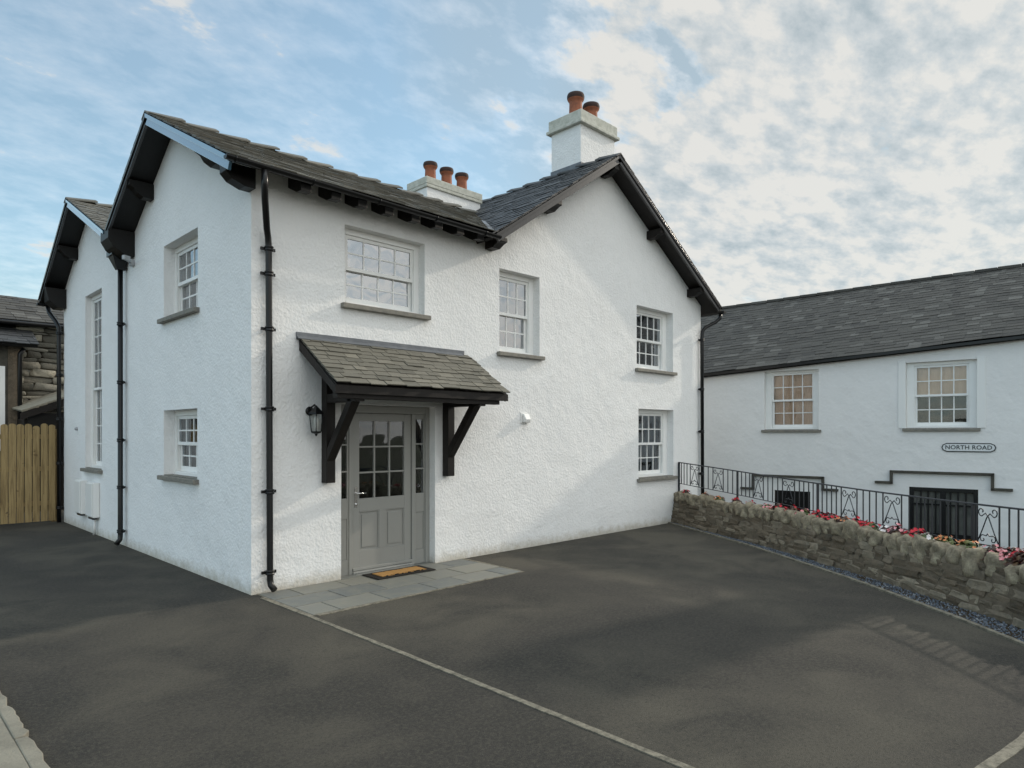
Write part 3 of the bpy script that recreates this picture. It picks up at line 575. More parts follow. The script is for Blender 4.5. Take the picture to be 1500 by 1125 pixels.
# --- timber porch canopy
P_ = empty('porch_canopy', (0, 0, 0)); P_.parent = H
ca, cbx, zt, ze, yo = .56, 3.20, 2.90, 2.33, -.84
sl = math.hypot(yo, zt-ze)
slates('slates', M['slate_canopy'], P_, (ca, yo-.02, ze+.018), (1, 0, 0), (0, -yo, zt-ze), cbx-ca, sl/10, .21, 10, lambda d: (0, cbx-ca), 21, th=.012, lift=.012, jit=.014)
deck('soffit_board', M['oak'], P_, [(ca+.02, yo, ze+.01), (cbx-.02, yo, ze+.01), (cbx-.02, -.005, zt+.01), (ca+.02, -.005, zt+.01)], .025)
b = MB(); b.box(ca-.03, 3.12, -.022, -.002, zt+.01, zt+.095); b.prism([(ca-.03, -.023, zt+.055), (ca-.03, -.023, zt+.035), (ca-.03, -.075, zt+.005), (ca-.03, -.08, zt+.015)], (3.09-ca, 0, 0)); b.build('lead_flashing', M['lead'], P_, bevel=.003)
b = MB(); b.box(ca+.0, cbx-.0, yo+.0, yo+.03, ze-.085, ze+.008); b.build('fascia', M['oak'], P_, bevel=.003)
b = MB(); b.box(ca+.05, cbx-.12, yo+.045, yo+.145, ze-.135, ze-.02); b.build('wall_plate', M['oak'], P_, bevel=.004)
for x in (ca+.01, cbx-.045):
    b = MB(); b.prism([(x, yo+.032, ze-.09), (x, yo+.032, ze+.01), (x, -.004, zt+.005), (x, -.004, zt-.12)], (.035, 0, 0)); b.build('bargeboard', M['oak'], P_, bevel=.003)
for i in range(5):
    x = ca+.35+i*.48; b = MB(); b.beam((x, yo+.05, ze-.02), (x, -.01, zt-.055), .045, .07); b.build('rafter', M['oak'], P_)
for x in (.86, 2.73):
    K_ = MB(); K_.box(x, x+.12, -.125, -.003, 1.21, 2.72); br = K_.build('bracket', M['oak'], P_, bevel=.006)
    K_ = MB(); K_.box(x+.005, x+.115, yo+.07, -.126, 2.17, 2.275); K_.build('bracket_arm', M['oak'], br, bevel=.005)
    K_ = MB(); K_.beam((x+.06, -.085, 1.50), (x+.06, -.64, 2.20), .095, .11, (1, 0, 0)); K_.build('brace', M['oak'], br, bevel=.005)

# ============================================================ fittings on the cottage
Lm = empty('wall_lamp', (.70, 0, 1.99)); tag(Lm, 'black carriage lantern on the wall left of the porch post', 'wall lamp')
b = MB(); b.lathe((0, 0, 0), [(.001, -.012), (.05, -.012), (.055, 0), (.04, .012), (.001, .012)], 14); bp = b.build('back_plate', M['iron'], Lm); bp.rotation_euler = (R(90), 0, 0); bp.location = (0, -.016, .08)
b = MB(); b.tube([(0, -.02, .08), (0, -.07, .13), (0, -.13, .15), (0, -.17, .12)], .011, 8); b.build('arm', M['iron'], Lm)
b = MB(); c = (0, -.17, 0)
b.lathe((0, -.17, .04), [(.098, 0), (.092, .018), (.045, .065), (.022, .085), (.012, .10), (.001, .105)], 6, False); b.lathe((0, -.17, -.19), [(.001, -.03), (.012, -.02), (.020, 0), (.062, .012), (.066, .03)], 6, False)
for k in range(6):
    a = k*math.pi/3; b.tube([(.062*math.cos(a), -.17+.062*math.sin(a), -.165), (.088*math.cos(a), -.17+.088*math.sin(a), .045)], .006, 5)
b.build('lantern_frame', M['iron'], Lm)
b = MB(); b.lathe((0, -.17, 0), [(.055, -.16), (.080, .04)], 6, False); b.build('glass', M['glass_low'], Lm)

b = MB(); b.lathe((0, -.17, 0), [(.001, -.15), (.03, -.15), (.032, -.02), (.02, .01), (.001, .02)], 10); b.build('bulb', M['wplast'], Lm)

V = empty('vent_cowl', (4.38, 0, 2.05)); tag(V, 'small white plastic vent cowl on the front wall right of the porch', 'vent')
b = MB(); b.box(-.085, .085, -.012, -.001, -.085, .085); b.build('back_plate', M['wplast'], V, bevel=.004)
b = MB(); b.prism([(-.06, -.012, .07), (-.06, -.05, .06), (-.06, -.10, -.02), (-.06, -.085, -.075), (-.06, -.012, -.07)], (.12, 0, 0)); b.build('hood', M['wplast'], V, bevel=.012)

Sx = empty('security_light', (-.0, 4.22, 4.46)); tag(Sx, 'small grey security sensor light beside the valley hopper on the side wall', 'sensor light')
b = MB(); b.box(-.06, -.001, -.05, .05, -.05, .05); b.build('base', M['gplast'], Sx, bevel=.006)
b = MB(); b.tube([(-.05, 0, 0), (-.12, -.10, -.01), (-.17, -.22, .01)], .013, 8); b.build('arm', M['gplast'], Sx)
b = MB(); b.box(-.055, .055, -.03, .03, -.035, .035, Matrix.Translation((-.18, -.26, 0))@Matrix.Rotation(.5, 4, 'Z')); b.build('lamp_head', M['gplast'], Sx, bevel=.01)

for i, (y, lab) in enumerate(((7.20, 'left white meter box under the tall side window'), (6.38, 'right white meter box with a pipe below, under the tall side window'))):
    mb = empty('meter_box', (0, y, .32)); tag(mb, lab, 'meter box', 'meter boxes on the side wall')
    b = MB(); b.box(-.11, -.001, -.22, .22, 0, .62); b.build('case', M['wplast'], mb, bevel=.015)
    b = MB(); b.box(-.128, -.111, -.205, .205, .02, .60); b.build('door', M['wplast'], mb, bevel=.008)
    b = MB(); b.box(-.10, -.03, -.16, .14, -.035, -.001); b.build('cable_entry', M['iron'], mb, bevel=.005)
    if i: b = MB(); b.tube([(-.05, -.08, -.03), (-.05, -.08, -.15), (-.05, -.06, -.31)], .022, 8); b.build('pipe', M['wplast'], mb)
b = MB(); b.lathe((0, 0, 0), [(.001, 0), (.035, 0), (.035, .03), (.02, .045), (.001, .05)], 12); o = b.build('doorbell', M['gplast']); o.rotation_euler = (0, R(-90), 0); o.location = (-.001, 7.75, 1.90)
tag(o, 'tiny grey round fitting on the side wall left of the tall window', 'wall fitting')

DM = empty('doormat', (1.86, -.205, .012)); DM.rotation_euler = (0, 0, R(-1)); tag(DM, 'coir doormat with black border in front of the grey door', 'doormat')
b = MB(); b.box(-.44, .44, -.19, .19, 0, .010); b.build('border', M['rubber'], DM, bevel=.003)
b = MB(); b.box(-.34, .34, -.115, .115, .0102, .020); b.build('coir_panel', M['coir'], DM, bevel=.003)
b = MB(); rd = random.Random(6)
for i in range(46):
    x = rd.uniform(-.33, .33); yy = rd.choice((-1, 1))*rd.uniform(.10, .125); b.box(x-.012, x+.012, yy-.006, yy+.006, .0105, .0206)
b.build('fringe', M['rubber'], DM)

# ============================================================ timber fence
Fz = empty('timber_fence', (-.12, 8.98, 0)); tag(Fz, 'close-boarded new timber fence with round-topped boards left of the cottage', 'fence')
rd = random.Random(5); x = 0
for i in range(22):
    wdt = .118; h = 1.98+rd.uniform(-.03, .03)+.004*i; b = MB(); n = 8
    pts = [(x-wdt, -.001, .03), (x, -.001, .03)]+[(x-wdt/2+wdt/2*math.cos(a), -.001, h-.045+.045*math.sin(a)) for a in [math.pi*k/n for k in range(n+1)]]
    yo_ = 0 if i % 2 else .016
    b.prism([(p[0], p[1]+yo_, p[2]) for p in pts], (rd.uniform(-.002, .002), .018, 0)); bd = b.build('board', M['timber'], Fz, bevel=.002)
    x -= wdt+.012+rd.uniform(-.003, .004)
for z in (.35, 1.05, 1.7):
    b = MB(); b.box(-2.95, .02, .036, .075, z, z+.09); b.build('rail', M['timber'], Fz)
for xx in (0, -1.45, -2.9):
    b = MB(); b.box(xx-.05, xx+.05, .077, .177, 0, 1.9); b.build('post', M['timber'], Fz)

# ============================================================ rocks helper
bmI = bmesh.new(); bmesh.ops.create_icosphere(bmI, subdivisions=3, radius=1); ICO = [v.co.copy() for v in bmI.verts]; ICF = [tuple(v.index for v in f.verts) for f in bmI.faces]; bmI.free()
bmI = bmesh.new(); bmesh.ops.create_icosphere(bmI, subdivisions=2, radius=1); ICO2 = [v.co.copy() for v in bmI.verts]; ICF2 = [tuple(v.index for v in f.verts) for f in bmI.faces]; bmI.free()
def rock(mb, c, ax, size, seed, boxy=.55, rough=.16, lo=False, smooth=True):
    """ax: 3x3 axes as Matrix, size half extents"""
    off = Vector((seed*7.13, seed*3.7, seed*1.9)); vs = []
    for v in (ICO2 if lo else ICO):
        p = Vector([math.copysign(abs(q)**boxy, q) for q in v]); p *= 1+rough*noise.noise(v*1.3+off)+rough*.5*noise.noise(v*3.1+off)
        p = Vector((p.x*size[0], p.y*size[1], p.z*size[2])); vs.append(Vector(c)+ax@p)
    mb.add(vs, ICF2 if lo else ICF, None, smooth)

# ============================================================ rubble wall with planting bed
GW = empty('stone_wall', (8.7, 0, 0)); tag(GW, 'low rubble stone retaining wall topped with rough boulders beside the driveway', 'garden wall')
TOT = 10.6
def fo(u): return .07+.035*u if u < 8 else .35                      # foot of wall, distance from kerb
def htop(u): return .585-.004*u
b = MB(); n = 60; prof = []
for i in range(n+1):
    u = TOT*i/n; p, nn = ksm(u); f0 = fo(u); h = htop(u)
    prof.append([p+nn*(f0-.022)+Vector((0, 0, -.05)), p+nn*(f0+.108)+Vector((0, 0, h-.15)), p+nn*(f0+.34)+Vector((0, 0, h-.13)), p+nn*(f0+.36)+Vector((0, 0, -1.25))])
vs = [q for r in prof for q in r]; fs = [(i*4+k, (i+1)*4+k, (i+1)*4+k+1, i*4+k+1) for i in range(n) for k in range(3)]+[(0, 1, 2, 3), (n*4, n*4+3, n*4+2, n*4+1)]
b.add([v-Vector((8.7, 0, 0)) for v in vs], fs); b.build('core', M['mortar'], GW)
b = MB(); rd = random.Random(12); z = .0; ci = 0
while z < .50:
    hh = rd.uniform(.05, .095) if ci else .09; u = -.02
    while u < TOT:
        ln = rd.uniform(.12, .38)*(1.0 if ci % 2 else 1.2); uc = u+ln/2; p, nn = ksm(min(uc, TOT)); h = htop(uc)
        if z+hh/2 < h-.10:
            t_ = (z+hh/2)/h; c = p+nn*(fo(uc)+.05+.15*t_+rd.uniform(-.012, .012))+Vector((0, 0, z+hh/2+rd.uniform(-.012, .012)))
            tn = Vector((nn.y, -nn.x, 0)); ax = Matrix((tn, nn, Vector((0, 0, 1)))).transposed() @ Matrix.Rotation(rd.uniform(-.07, .07), 3, 'Y')
            rock(b, c-Vector((8.7, 0, 0)), ax, (ln/2*1.0, .072, hh/2*rd.uniform(.85, 1.2)), rd.random()*50, .30, .34, True, False)
        u += ln
    z += hh*.97; ci += 1
b.build('stonework', M['stone'], GW)
u = -.10; i = 0; rd = random.Random(77)
while u < TOT-.2 and i < 60:
    k = min(1, max(0, (u-1.5)/4)); ln = rd.uniform(.17, .26)+.08*k*rd.random(); p, nn = ksm(max(.05, u+ln/2)); hh = rd.uniform(.09, .12)+k*rd.uniform(.0, .06)
    tn = Vector((nn.y, -nn.x, 0)); ax = Matrix((tn, nn, Vector((0, 0, 1)))).transposed() @ Matrix.Rotation(rd.uniform(-.25, .25), 3, 'Y') @ Matrix.Rotation(rd.uniform(-.3, .3), 3, 'Z')
    b = MB(); rock(b, Vector((0, 0, 0)), ax, (ln/2*rd.uniform(.86, 1.0), rd.uniform(.09, .13), hh*rd.uniform(.8, 1.2)), rd.random()*90, .68, .42); o = b.build('coping_stone', M['boulder'], GW)
    o.location = p+nn*(fo(u)+.19)+Vector((0, 0, htop(u)-hh*.72+rd.uniform(-.012, .012)))-Vector((8.7, 0, 0)); u += ln*.93; i += 1
# planting bed behind the boulders
b = MB(); vs = []; fs = []
for i in range(n+1):
    u = TOT*i/n; p, nn = ksm(u); f0 = fo(u); h = htop(u); vs += [p+nn*(f0+.22)+Vector((0, 0, h-.10)), p+nn*(f0+.40)+Vector((0, 0, h-.06)), p+nn*(f0+.72)+Vector((0, 0, h-.10)), p+nn*(f0+.74)+Vector((0, 0, -1.28))]
fs = [(i*4+k, (i+1)*4+k, (i+1)*4+k+1, i*4+k+1) for i in range(n) for k in range(3)]+[(0, 1, 2, 3)]
b.add([v-Vector((8.7, 0, 0)) for v in vs], fs); b.build('planting_bed', M['soil'], GW)
# gravel strip between kerb and wall
b = MB(); rd = random.Random(31)
for _ in range(5200):
    u = 10.4*rd.random()**.8; p, nn = ksm(u); o_ = rd.uniform(.02, fo(u)+.05); r = rd.uniform(.006, .014)
    c = p+nn*o_+Vector((0, 0, r*.4+.004)); a = rd.random()*6.28
    q = [Vector((math.cos(a+k*1.57)*r*rd.uniform(.7, 1.2), math.sin(a+k*1.57)*r*rd.uniform(.7, 1.2), rd.uniform(-.3, .3)*r)) for k in range(4)]
    b.add([c+x for x in q]+[c+Vector((0, 0, r)), c-Vector((0, 0, r))], [(0, 1, 4), (1, 2, 4), (2, 3, 4), (3, 0, 4), (1, 0, 5), (2, 1, 5), (3, 2, 5), (0, 3, 5)])
tag(b.build('gravel', M['gravel']), kind='stuff')
b = MB(); vs = []
for i in range(n+1):
    u = TOT*i/n; p, nn = ksm(u); vs += [p+nn*.01+Vector((0, 0, .006)), p+nn*(fo(u)+.09)+Vector((0, 0, .008)), p+nn*(fo(u)+.09)+Vector((0, 0, -.2))]
b.add(vs, [(i*3+k, i*3+3+k, i*3+4+k, i*3+1+k) for i in range(n) for k in (0, 1)]); tag(b.build('gravel_bed', M['soil']), kind='structure')

# ============================================================ iron railing
RZ = [(0, 1.215), (.5, 1.189), (1, 1.161), (1.5, 1.133), (2, 1.103), (2.5, 1.083), (3, 1.064), (3.5, 1.050), (4, 1.040), (4.5, 1.031), (5, 1.024), (5.5, 1.021), (6, 1.021), (6.5, 1.024), (7, 1.030), (7.5, 1.038), (11, 1.10)]
def rt(u):
    for (a, b_), (c, d_) in zip(RZ, RZ[1:]):
        if u <= c: return b_+(d_-b_)*(u-a)/(c-a)
    return 1.10
RH = .43                                  # height of the railing infill
q0 = ksm(0); base = q0[0]+q0[1]*.31
RL = empty('iron_railing', tuple(base)); tag(RL, 'black wrought iron railing with scroll panels behind the flower bed', 'railing')
def rpt(u, z): p, nn = ksm(u); return p+nn*(fo(u)+.24+.15*min(u, 2))+Vector((0, 0, z))-base
def rang(u): d = rpt(u+.1, 0)-rpt(u-.1, 0); return math.atan2(d.y, d.x)
us = [i*.4 for i in range(25)]
b = MB(); b.tube([rpt(u, rt(u)) for u in us], .011, 6)
for u0, u1 in zip(us, us[1:]): b.beam(rpt(u0, rt(u0)-.004), rpt(u1, rt(u1)-.004), .030, .010)
b.build('top_rail', M['rail'], RL)
b = MB()
for u0, u1 in zip(us, us[1:]): b.beam(rpt(u0, rt(u0)-RH), rpt(u1, rt(u1)-RH), .022, .010)
b.build('bottom_rail', M['rail'], RL)
posts = [0, 1.73, 3.78, 6.55, 9.0]
for s_ in posts:
    b = MB(); b.box(-.014, .014, -.014, .014, .35, rt(s_)+.005, Matrix.Translation(rpt(s_, 0))@Matrix.Rotation(rang(s_), 4, 'Z')); b.build('post', M['rail'], RL)
panels = [(.42, .68), (1.08, 1.36), (2.14, 2.43), (2.93, 3.22), (4.32, 4.65), (5.15, 5.47), (6.60, 6.90), (7.8, 8.1)]
def spiral(cx, cz, r, a0, turns, n=14, k=.25):
    return [(cx+r*(1-(1-k)*i/n)*math.cos(a0+turns*2*math.pi*i/n), cz+r*(1-(1-k)*i/n)*math.sin(a0+turns*2*math.pi*i/n)) for i in range(n+1)]
for (a, c) in panels:
    w_ = c-a; mc = (a+c)/2; b = MB()
    def W2(pts): return [rpt(mc+x, rt(mc+x)-RH+z) for x, z in pts]
    for sg in (1, -1):
        r = w_*.17
        sp = spiral(sg*(w_*.27), RH-.02-r, r, R(-90), .85*sg)[::-1]
        b.tube(W2(sp+[(sg*.03, RH*.80), (-sg*.012, RH*.70), (-sg*w_*.25, RH*.36), (-sg*(w_/2-.015), .03)]), .0062, 5)
        sp = spiral(sg*(w_*.22), .02+r*.85, r*.85, R(90), -.85*sg)[::-1]
        b.tube(W2(sp+[(sg*.02, .10), (0, .125)]), .006, 5)
    b.build('scroll_panel', M['rail'], RL)
ss = []
for p0, p1 in zip(posts, posts[1:]):
    edges = sorted([p0, p1]+[v for pn in panels if p0 < pn[0] < p1 for v in pn])
    for e0, e1 in zip(edges, edges[1:]):
        if any(abs(e0-pn[0]) < 1e-6 for pn in panels): ss += [e0, e1]; continue
        k = max(1, round((e1-e0)/.115)); ss += [e0+(e1-e0)*j/k for j in range(1, k)]
bal = None
for s_ in sorted(set(round(x, 3) for x in ss)):
    b = MB(); b.box(-.0062, .0062, -.0062, .0062, -RH, -.004)
    if bal is None: o = bal = b.build('baluster', M['rail'], RL)
    else: o = bal.copy(); COL.objects.link(o); o.parent = RL
    o.location = rpt(s_, rt(s_)); o.rotation_euler = (0, 0, rang(s_))

# ============================================================ begonias along the wall
FL = [(0.15, 'b', 'red', 0.8, 5), (0.92, 'b', 'orange', 0.8, 3), (1.39, 'g', 'orange', 0.7, 2), (1.94, 'b', 'red', 0.8, 3), (2.34, 'b', 'red', 0.7, 5), (2.8, 'g', 'pink', 0.7, 4), (3.07, 'b', 'red', 1.0, 9), (3.41, 'b', 'red', 1.0, 5), (3.72, 'g', 'pink', 0.9, 8), (4.08, 'b', 'red', 1.0, 12), (4.33, 'b', 'red', 1.0, 12), (4.61, 'b', 'orange', 0.9, 4), (4.9, 'b', 'red', 1.0, 12), (5.15, 'g', 'red', 0.9, 11), (5.43, 'b', 'white', 0.8, 8), (5.62, 'b', 'pink', 1.0, 10), (5.9, 'b', 'red', 1.1, 14), (6.09, 'g', 'white', 0.8, 2), (6.37, 'g', 'orange', 1.0, 7), (6.71, 'g', 'orange', 1.1, 6), (7.02, 'b', 'pink', 1.0, 10), (7.24, 'b', 'pink', 1.2, 15), (7.42, 'b', 'red', 1.2, 15), (7.75, 'b', 'red', 1.1, 12), (8.15, 'g', 'pink', 1.1, 12)]
ORD = ['first', 'second', 'third', 'fourth', 'fifth', 'sixth', 'seventh', 'eighth', 'ninth', 'tenth', 'eleventh', 'twelfth', 'thirteenth', 'fourteenth', 'fifteenth', 'sixteenth', 'seventeenth', 'eighteenth', 'nineteenth', 'twentieth', 'twenty-first', 'twenty-second', 'twenty-third', 'twenty-fourth', 'twenty-fifth']
for i, (s_, lf, cl, sc, nf) in enumerate(FL):
    rd = random.Random(100+i); u = s_+.0; p, nn = ksm(u+.08); loc = p+nn*(fo(u)+.30)+Vector((0, 0, htop(u)-.055))
    e_ = empty('begonia_plant', tuple(loc)); tag(e_, '%s begonia with %s leaves, %s plant from the house along the stone wall' % (cl, 'bronze' if lf == 'b' else 'green', ORD[i]), 'bedding plant', 'begonias planted along the stone wall')
    b = MB(); R0 = .135*sc
    for k in range(120):
        a = rd.random()*6.283; rr_ = R0*math.sqrt(rd.random()); hh = (.03+.13*sc*(1-(rr_/R0)**2)*rd.uniform(.5, 1)); c = Vector((rr_*math.cos(a), rr_*math.sin(a), hh)); sz = rd.uniform(.020, .038)
        nrm = (Vector((math.cos(a)*.8, math.sin(a)*.8, 1))+Vector((rd.uniform(-.6, .6), rd.uniform(-.6, .6), 0))).normalized(); x_ = nrm.orthogonal().normalized(); x_.rotate(Matrix.Rotation(rd.random()*6.28, 3, nrm)); y_ = nrm.cross(x_)
        ring = [c+x_*sz*math.cos(t2)*(.8 if j % 3 else 1)+y_*sz*.8*math.sin(t2)-nrm*sz*.25 for j, t2 in enumerate([q*math.pi/3 for q in range(6)])]
        b.add(ring+[c], [(j, (j+1) % 6, 6) for j in range(6)])
    b.build('foliage', M['leafb' if lf == 'b' else 'leafg'], e_)
    b = MB()
    for k in range(int(max(nf, 8)*2.1)):
        a = rd.random()*6.283; rr_ = R0*1.05*math.sqrt(rd.random()); hh = .045+.125*sc*(1-(rr_/R0/1.05)**2*.8)*rd.uniform(.7, 1.1); c = Vector((rr_*math.cos(a), rr_*math.sin(a), hh)); sz = rd.uniform(.016, .027)
        b.add([Vector((0, 0, .01)), Vector((.002, .002, .01)), c+Vector((.002, 0, -.002)), c], [(0, 1, 2, 3)])
        nrm = (Vector((math.cos(a)*.7, math.sin(a)*.7, .9))+Vector((rd.uniform(-.4, .4), rd.uniform(-.4, .4), 0))).normalized(); x_ = nrm.orthogonal().normalized(); y_ = nrm.cross(x_)
        for q in range(5):
            t2 = q*1.2566; d1 = x_*math.cos(t2)+y_*math.sin(t2); d2 = -x_*math.sin(t2)+y_*math.cos(t2)
            b.add([c, c+d1*sz*.6+d2*sz*.45+nrm*sz*.2, c+d1*sz*1.15+nrm*sz*.3, c+d1*sz*.6-d2*sz*.45+nrm*sz*.2], [(0, 1, 2, 3)])
    b.build('flowers', M['p_'+cl], e_)

# ============================================================ white building across the lane
FO = Vector((12.986, -3.789, 0)); RB = empty('white_terrace', tuple(FO), math.atan2(-.9952, .0979)); tag(RB, 'long low white building with sagging dark slate roof behind the railing', 'house')
XL, XR = -9.5, 3.75
def ez(x): return 3.628+.0608*x if x > -9 else 3.08
def rz_(x): return 5.645+.0197*x
b = MB(); win = [(-3.66, -2.42, 1.90, 3.30), (-.66, .60, 1.92, 3.32)]
low_ = [(-3.42, -2.60, -.9, .45), (-.60, .62, -1.12, .67)]
wallface(b, [(XL, -1.35), (XR, -1.35), (XR, ez(XR)+.05), (XL, ez(XL)+.05)], win+low_, lambda a, c: (a, 0, c), (0, 1, 0), .25)
b.add([(XR, 0, -1.35), (XR, 6, -1.35), (XR, 6, ez(XR)), (XR, 3.0, rz_(XR)-.05), (XR, 0, ez(XR)+.05)], [(0, 1, 2, 3, 4)]); b.add([(XL, 0, -1.35), (XL, 6, -1.35), (XL, 6, ez(XL)), (XL, 3.0, rz_(XL)-.05), (XL, 0, ez(XL)+.05)], [(0, 1, 2, 3, 4)])
b.add([(XL, 6, -1.35), (XR, 6, -1.35), (XR, 6, 3.6), (XL, 6, 3.1)], [(0, 1, 2, 3)]); b.build('wall', M['render_far'], RB)
rf = empty('roof'); rf.parent = RB
b = MB(); rd = random.Random(44); rows = 27; 
def rp(x, t_):                             # slight sag of old rafters
    a, c = Vector((x, -.13, ez(x)+.01)), Vector((x, 3.0, rz_(x))); p = a.lerp(c, t_); p.z += .006*math.sin(x*1.1+t_*3)+.004*math.sin(x*2.3); return p
nrm = Vector((0, -.55, .83))
for r in range(rows):
    wd = .30-.005*r; x = XL-.1-rd.random()*.2
    while x < XR+.12:
        w_ = wd*rd.uniform(.6, 1.35); t0, t1 = r/rows+rd.uniform(-.004, .004), min(1, (r+1.7)/rows); l1 = .012+rd.uniform(0, .016)
        xa, xb = x+.003, min(x+w_, XR+.15)
        if xb-xa > .03:
            l1 *= .6; c = [rp(xa, t0)+nrm*l1, rp(xb, t0)+nrm*(l1+rd.uniform(-.003, .003)), rp(xb, t1)+nrm*.002, rp(xa, t1)+nrm*.002]; b.hexa(c, [q+nrm*.009 for q in c])
        x += w_
b.build('slates', M['slate_far'], rf)
b = MB(); xs_ = [XL+(XR+.12-XL)*i/24 for i in range(25)]
for xa, xb in zip(xs_, xs_[1:]):
    lo = [Vector((xa, -.13, ez(xa)-.03)), Vector((xb, -.13, ez(xb)-.03)), Vector((xb, 3.0, rz_(xb)-.03)), Vector((xa, 3.0, rz_(xa)-.03))]; b.hexa([q+Vector((0, .02, -.05)) for q in lo], lo)
b.prism([(XL, 3.0, rz_(XL)-.06), (XR+.12, 3.0, rz_(XR)-.06), (XR+.12, 6.15, 3.5), (XL, 6.15, 3.1)], (0, 0, .05)); b.build('soffit_board', M['black'], rf)
b = MB(); x = XL
while x < XR: b.box(x, x+.44, 2.93, 3.07, -.04, .035, Matrix.Translation((0, 0, rz_(x)+.03))); x += .446
b.build('ridge_tiles', M['slate_far'], rf, bevel=.012)
b = MB(); b.beam((XL, -.15, ez(XL)-.035), (XR+.1, -.15, ez(XR)-.035), .02, .06); b.build('fascia', M['iron'], RB)
window(RB, (-3.66, 0, 1.90), 0, 1.24, 1.40, 4, 2, 2, .12, .5, 'peach', glass='glass_low', label='left upper window with peach reflection sheet behind every pane', sillout=.06, jam=.13, fw=.05)
window(RB, (-.66, 0, 1.92), 0, 1.26, 1.40, 4, 2, 2, .10, .5, 'peach', (.5, 1), glass='glass_low', label='right upper window with peach reflection sheet behind the upper panes', sillout=.06, jam=.14, fw=.07)
b = MB(); b.box(2.6, 3.7, 2.6, 3.5, 4.6, 7.2); c_ = b.build('chimney', M['render_far'], RB); b = MB(); b.box(2.55, 3.75, 2.55, 3.55, 7.2, 7.4); b.build('chimney_cap', M['cement'], c_)
# painted surround of the right window
for xx in (-.80, .60): MB().box(xx, xx+.14, -.02, .0, 1.92, 3.36).build('window_surround', M['smooth'], RB, bevel=.004)
def hood(pts, wd=.055):
    b = MB()
    for p, q in zip(pts, pts[1:]):
        dx, dz = q[0]-p[0], q[1]-p[1]; l = math.hypot(dx, dz); ux, uz = dx/l*wd/2, dz/l*wd/2
        b.box(min(p[0], q[0])-wd/2, max(p[0], q[0])+wd/2, -.07, -.001, min(p[1], q[1])-wd/2, max(p[1], q[1])+wd/2)
    b.build('hood_mould', M['cement_dark'], RB, bevel=.006)
t = MT('dark_stone_trim', (.085, .08, .065), .85, .3); t.mixcol(t.rng(t.noise(8, 5), .4, .7), (.05, .048, .04)); t.bump(t.noise(30, 4), .01, .6); M['cement_dark'] = t.m
hood([(-1.22, .745), (-.93, .745), (-.93, .985), (.86, .985), (.86, .69), (1.16, .69)]); hood([(-4.20, .46), (-3.92, .46), (-3.92, .79), (-2.32, .79), (-2.32, .52), (-2.02, .52)])
# basement doors / grilles
b = MB(); b.box(-.60, -.52, .03, .12, -1.12, .67); b.box(.54, .62, .03, .12, -1.12, .67); b.box(-.52, .54, .031, .119, .59, .67); b.box(-.52, .54, .035, .10, -1.12, -.28); b.box(-.52, .54, .035, .10, .30, .335)
for i in range(1, 8): x = -.52+1.06*i/8; b.box(x-.013, x+.013, .04, .09, -.28, .59)
b.box(-.04, .06, .033, .11, -1.12, .59); o = b.build('basement_door', M['iron'], RB, bevel=.003)
t = MT('grey_back_panel', (.13, .13, .115), .8, .3); t.mixcol(t.rng(t.noise(5, 4), .4, .7), (.08, .08, .07)); M['gp'] = t.m
MB().box(-.52, .54, .092, .10, -.28, .59).build('panel', M['gp'], o)
b = MB(); b.box(-3.42, -3.36, .03, .10, -.9, .45); b.box(-2.66, -2.60, .03, .10, -.9, .45); b.box(-3.36, -2.66, .031, .10, .39, .45); b.box(-3.03, -2.99, .035, .08, -.9, .39); b.box(-3.36, -2.66, .06, .07, -.9, .39); b.build('basement_window', M['iron'], RB)
for x0, x1, z0, z1 in ((-3.48, -3.42, -.9, .5), (-2.60, -2.54, -.9, .5)): MB().box(x0, x1, -.015, 0, z0, z1).build('window_surround', M['smooth'], RB)

# NORTH ROAD name plate
SG = empty('street_sign', tuple(FO+Vector((.0979, -.9952, 0))*.455+Vector((-.9952, -.0979, 0))*.01+Vector((0, 0, 1.52))), math.atan2(-.9952, .0979)); tag(SG, 'small white street name plate reading NORTH ROAD on the white building', 'street sign')
def plate(hw, hh, ch_, y0, y1):
    pts = [(-hw, 0)]+[(-hw+ch_*.25, hh*.62), (-hw+ch_, hh), (hw-ch_, hh), (hw-ch_*.25, hh*.62), (hw, 0), (hw-ch_*.25, -hh*.62), (hw-ch_, -hh), (-hw+ch_, -hh), (-hw+ch_*.25, -hh*.62)]
    return MB().prism([(x, y0, z) for x, z in pts], (0, y1-y0, 0))
plate(.465, .092, .09, -.006, .006).build('border', M['signb'], SG); plate(.445, .072, .075, -.010, -.0065).build('plate', M['signw'], SG)
fc = bpy.data.curves.new('lettering', 'FONT'); fc.body = 'NORTH ROAD'; fc.size = .118; fc.extrude = .0015; fc.align_x = 'CENTER'; fc.align_y = 'CENTER'; fc.space_character = 1.03; fc.resolution_u = 3; fc.offset = .0015
tmp = bpy.data.objects.new('tmp', fc); COL.objects.link(tmp); dg = bpy.context.evaluated_depsgraph_get(); dg.update(); me = bpy.data.meshes.new_from_object(tmp.evaluated_get(dg)); bpy.data.objects.remove(tmp)
me.materials.clear(); me.materials.append(M['signb']); lo = bpy.data.objects.new('lettering', me); COL.objects.link(lo); lo.parent = SG; lo.rotation_euler = (R(90), 0, 0); lo.location = (0, -.0125, 0)

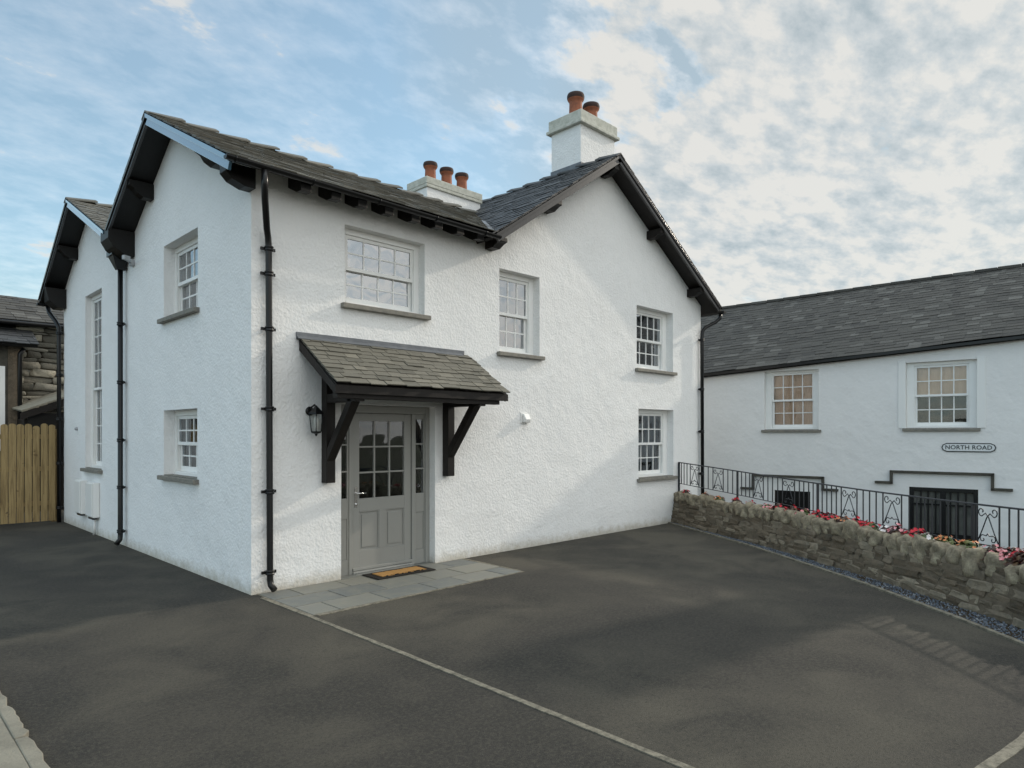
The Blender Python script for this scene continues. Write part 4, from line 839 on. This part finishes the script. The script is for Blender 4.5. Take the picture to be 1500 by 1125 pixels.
# ============================================================ stone building behind the fence
SB = empty('stone_cottage', (0, 13, 0)); tag(SB, 'old rubble stone cottage with slate roof behind the fence, far left', 'house')
b = MB(); b.box(-.15, 7.0, .08, 2.4, 0, 4.5); b.build('core', M['mortar'], SB)
M['stone_pale'] = None
t = MT('pale_rubble', (.2, .18, .14), .9, .25); t.setcol(t.ramp(t.island(), [(0, (.10, .095, .08)), (.4, (.19, .178, .148)), (.75, (.26, .25, .215)), (1, (.44, .41, .33))])); t.mixcol(t.rng(t.noise(7, 6, .7), .45, .7, 0, .7), (.14, .145, .12)); t.bump(t.noise(18, 6, .7), .03, .9); M['stone_pale'] = t.m
b = MB(); rd = random.Random(9); z = .9
while z < 4.5:
    hh = rd.uniform(.05, .19); x = -.15
    while x < 1.9:
        ln = rd.uniform(.15, .75); rock(b, (x+ln/2, .07+rd.uniform(-.02, .02), z+hh/2), Matrix.Identity(3) @ Matrix.Rotation(rd.uniform(-.10, .10), 3, 'Y'), (ln/2, .07, hh/2*rd.uniform(.8, 1.15)), rd.random()*99, .30, .34, True); x += ln
    z += hh
for k in range(12):
    hh = .29; rock(b, (-.13, .12, 1.1+k*hh), Matrix.Identity(3), (.08+.06*(k % 2), .12, hh/2*.95), k*3.3, .4, .12, True)
b.build('wall', M['stone_pale'], SB)
r2 = empty('roof'); r2.parent = SB
deck('rear_slope', M['slate_far'], r2, [(-3.2, 1.26, 5.36), (5.4, 1.26, 5.36), (5.4, 2.7, 4.5), (-3.2, 2.7, 4.5)], .06)
slates('slates', M['slate_far'], r2, (-3.2, -.22, 4.56), (1, 0, 0), (0, 1.5, .80), 9, .17, .3, 10, lambda d: (0, 8.6), 71, th=.02)
deck('soffit_board', M['black'], r2, [(-3.2, -.22, 4.555), (5.4, -.22, 4.555), (5.4, 1.26, 5.345), (-3.2, 1.26, 5.345)], .07)
b = MB(); b.tube([(-3.2, -.27, 4.50), (5, -.27, 4.52)], .05, 8); b.build('gutter', M['iron'], r2)
# annexe to its left, rendered with a black pipe
b = MB(); b.box(-4.5, -.32, -.6, 3, 0, 4.0); b.build('annexe', M['cement_dark'] if 'cement_dark' in M else M['mortar'], SB)
slates('annexe_slates', M['slate_dark'], r2, (-4.6, -.9, 3.92), (1, 0, 0), (0, 1.6, .75), 4, .17, .3, 9, lambda d: (0, 4.75), 72, th=.02)
deck('annexe_soffit', M['black'], r2, [(-4.6, -.9, 3.915), (.12, -.9, 3.915), (.12, .55, 4.6), (-4.6, .55, 4.6)], .06)
b = MB(); b.box(-.42, -.14, -.62, .1, 0, 3.9); b.build('quoin', M['mortar'], SB)
b = MB(); b.tube([(-.12, -.72, 3.85), (-.20, -.69, 3.7), (-.20, -.69, 0)], .05, 8); b.build('drainpipe', M['iron'], SB)
b = MB(); b.box(-.62, -.48, -.65, -.60, 1.4, 3.4); b.build('window', M['white'], SB)

# lean-to shed in front of it
SH = empty('lean_to_shed', (.1, 11.3, 0)); tag(SH, 'low lean-to shed with pale mono-pitch roof edge just above the fence', 'shed')
b = MB(); b.box(-.35, 1.9, .15, 1.5, 0, 2.15); b.build('wall', M['oak'], SH)
deck('roof', M['pale'], SH, [(-.45, -.1, 2.33), (2.2, -.1, 3.42), (2.2, 1.6, 3.55), (-.45, 1.6, 2.46)], .04)
b = MB(); b.prism([(-.46, -.11, 2.27), (2.2, -.11, 3.36), (2.2, -.11, 3.16), (-.46, -.11, 2.12)], (0, .04, 0)); b.build('fascia', M['oak'], SH)
b = MB(); b.box(-.3, 1.9, .05, .12, 1.5, 2.28); b.build('shed_door', M['black'], SH)
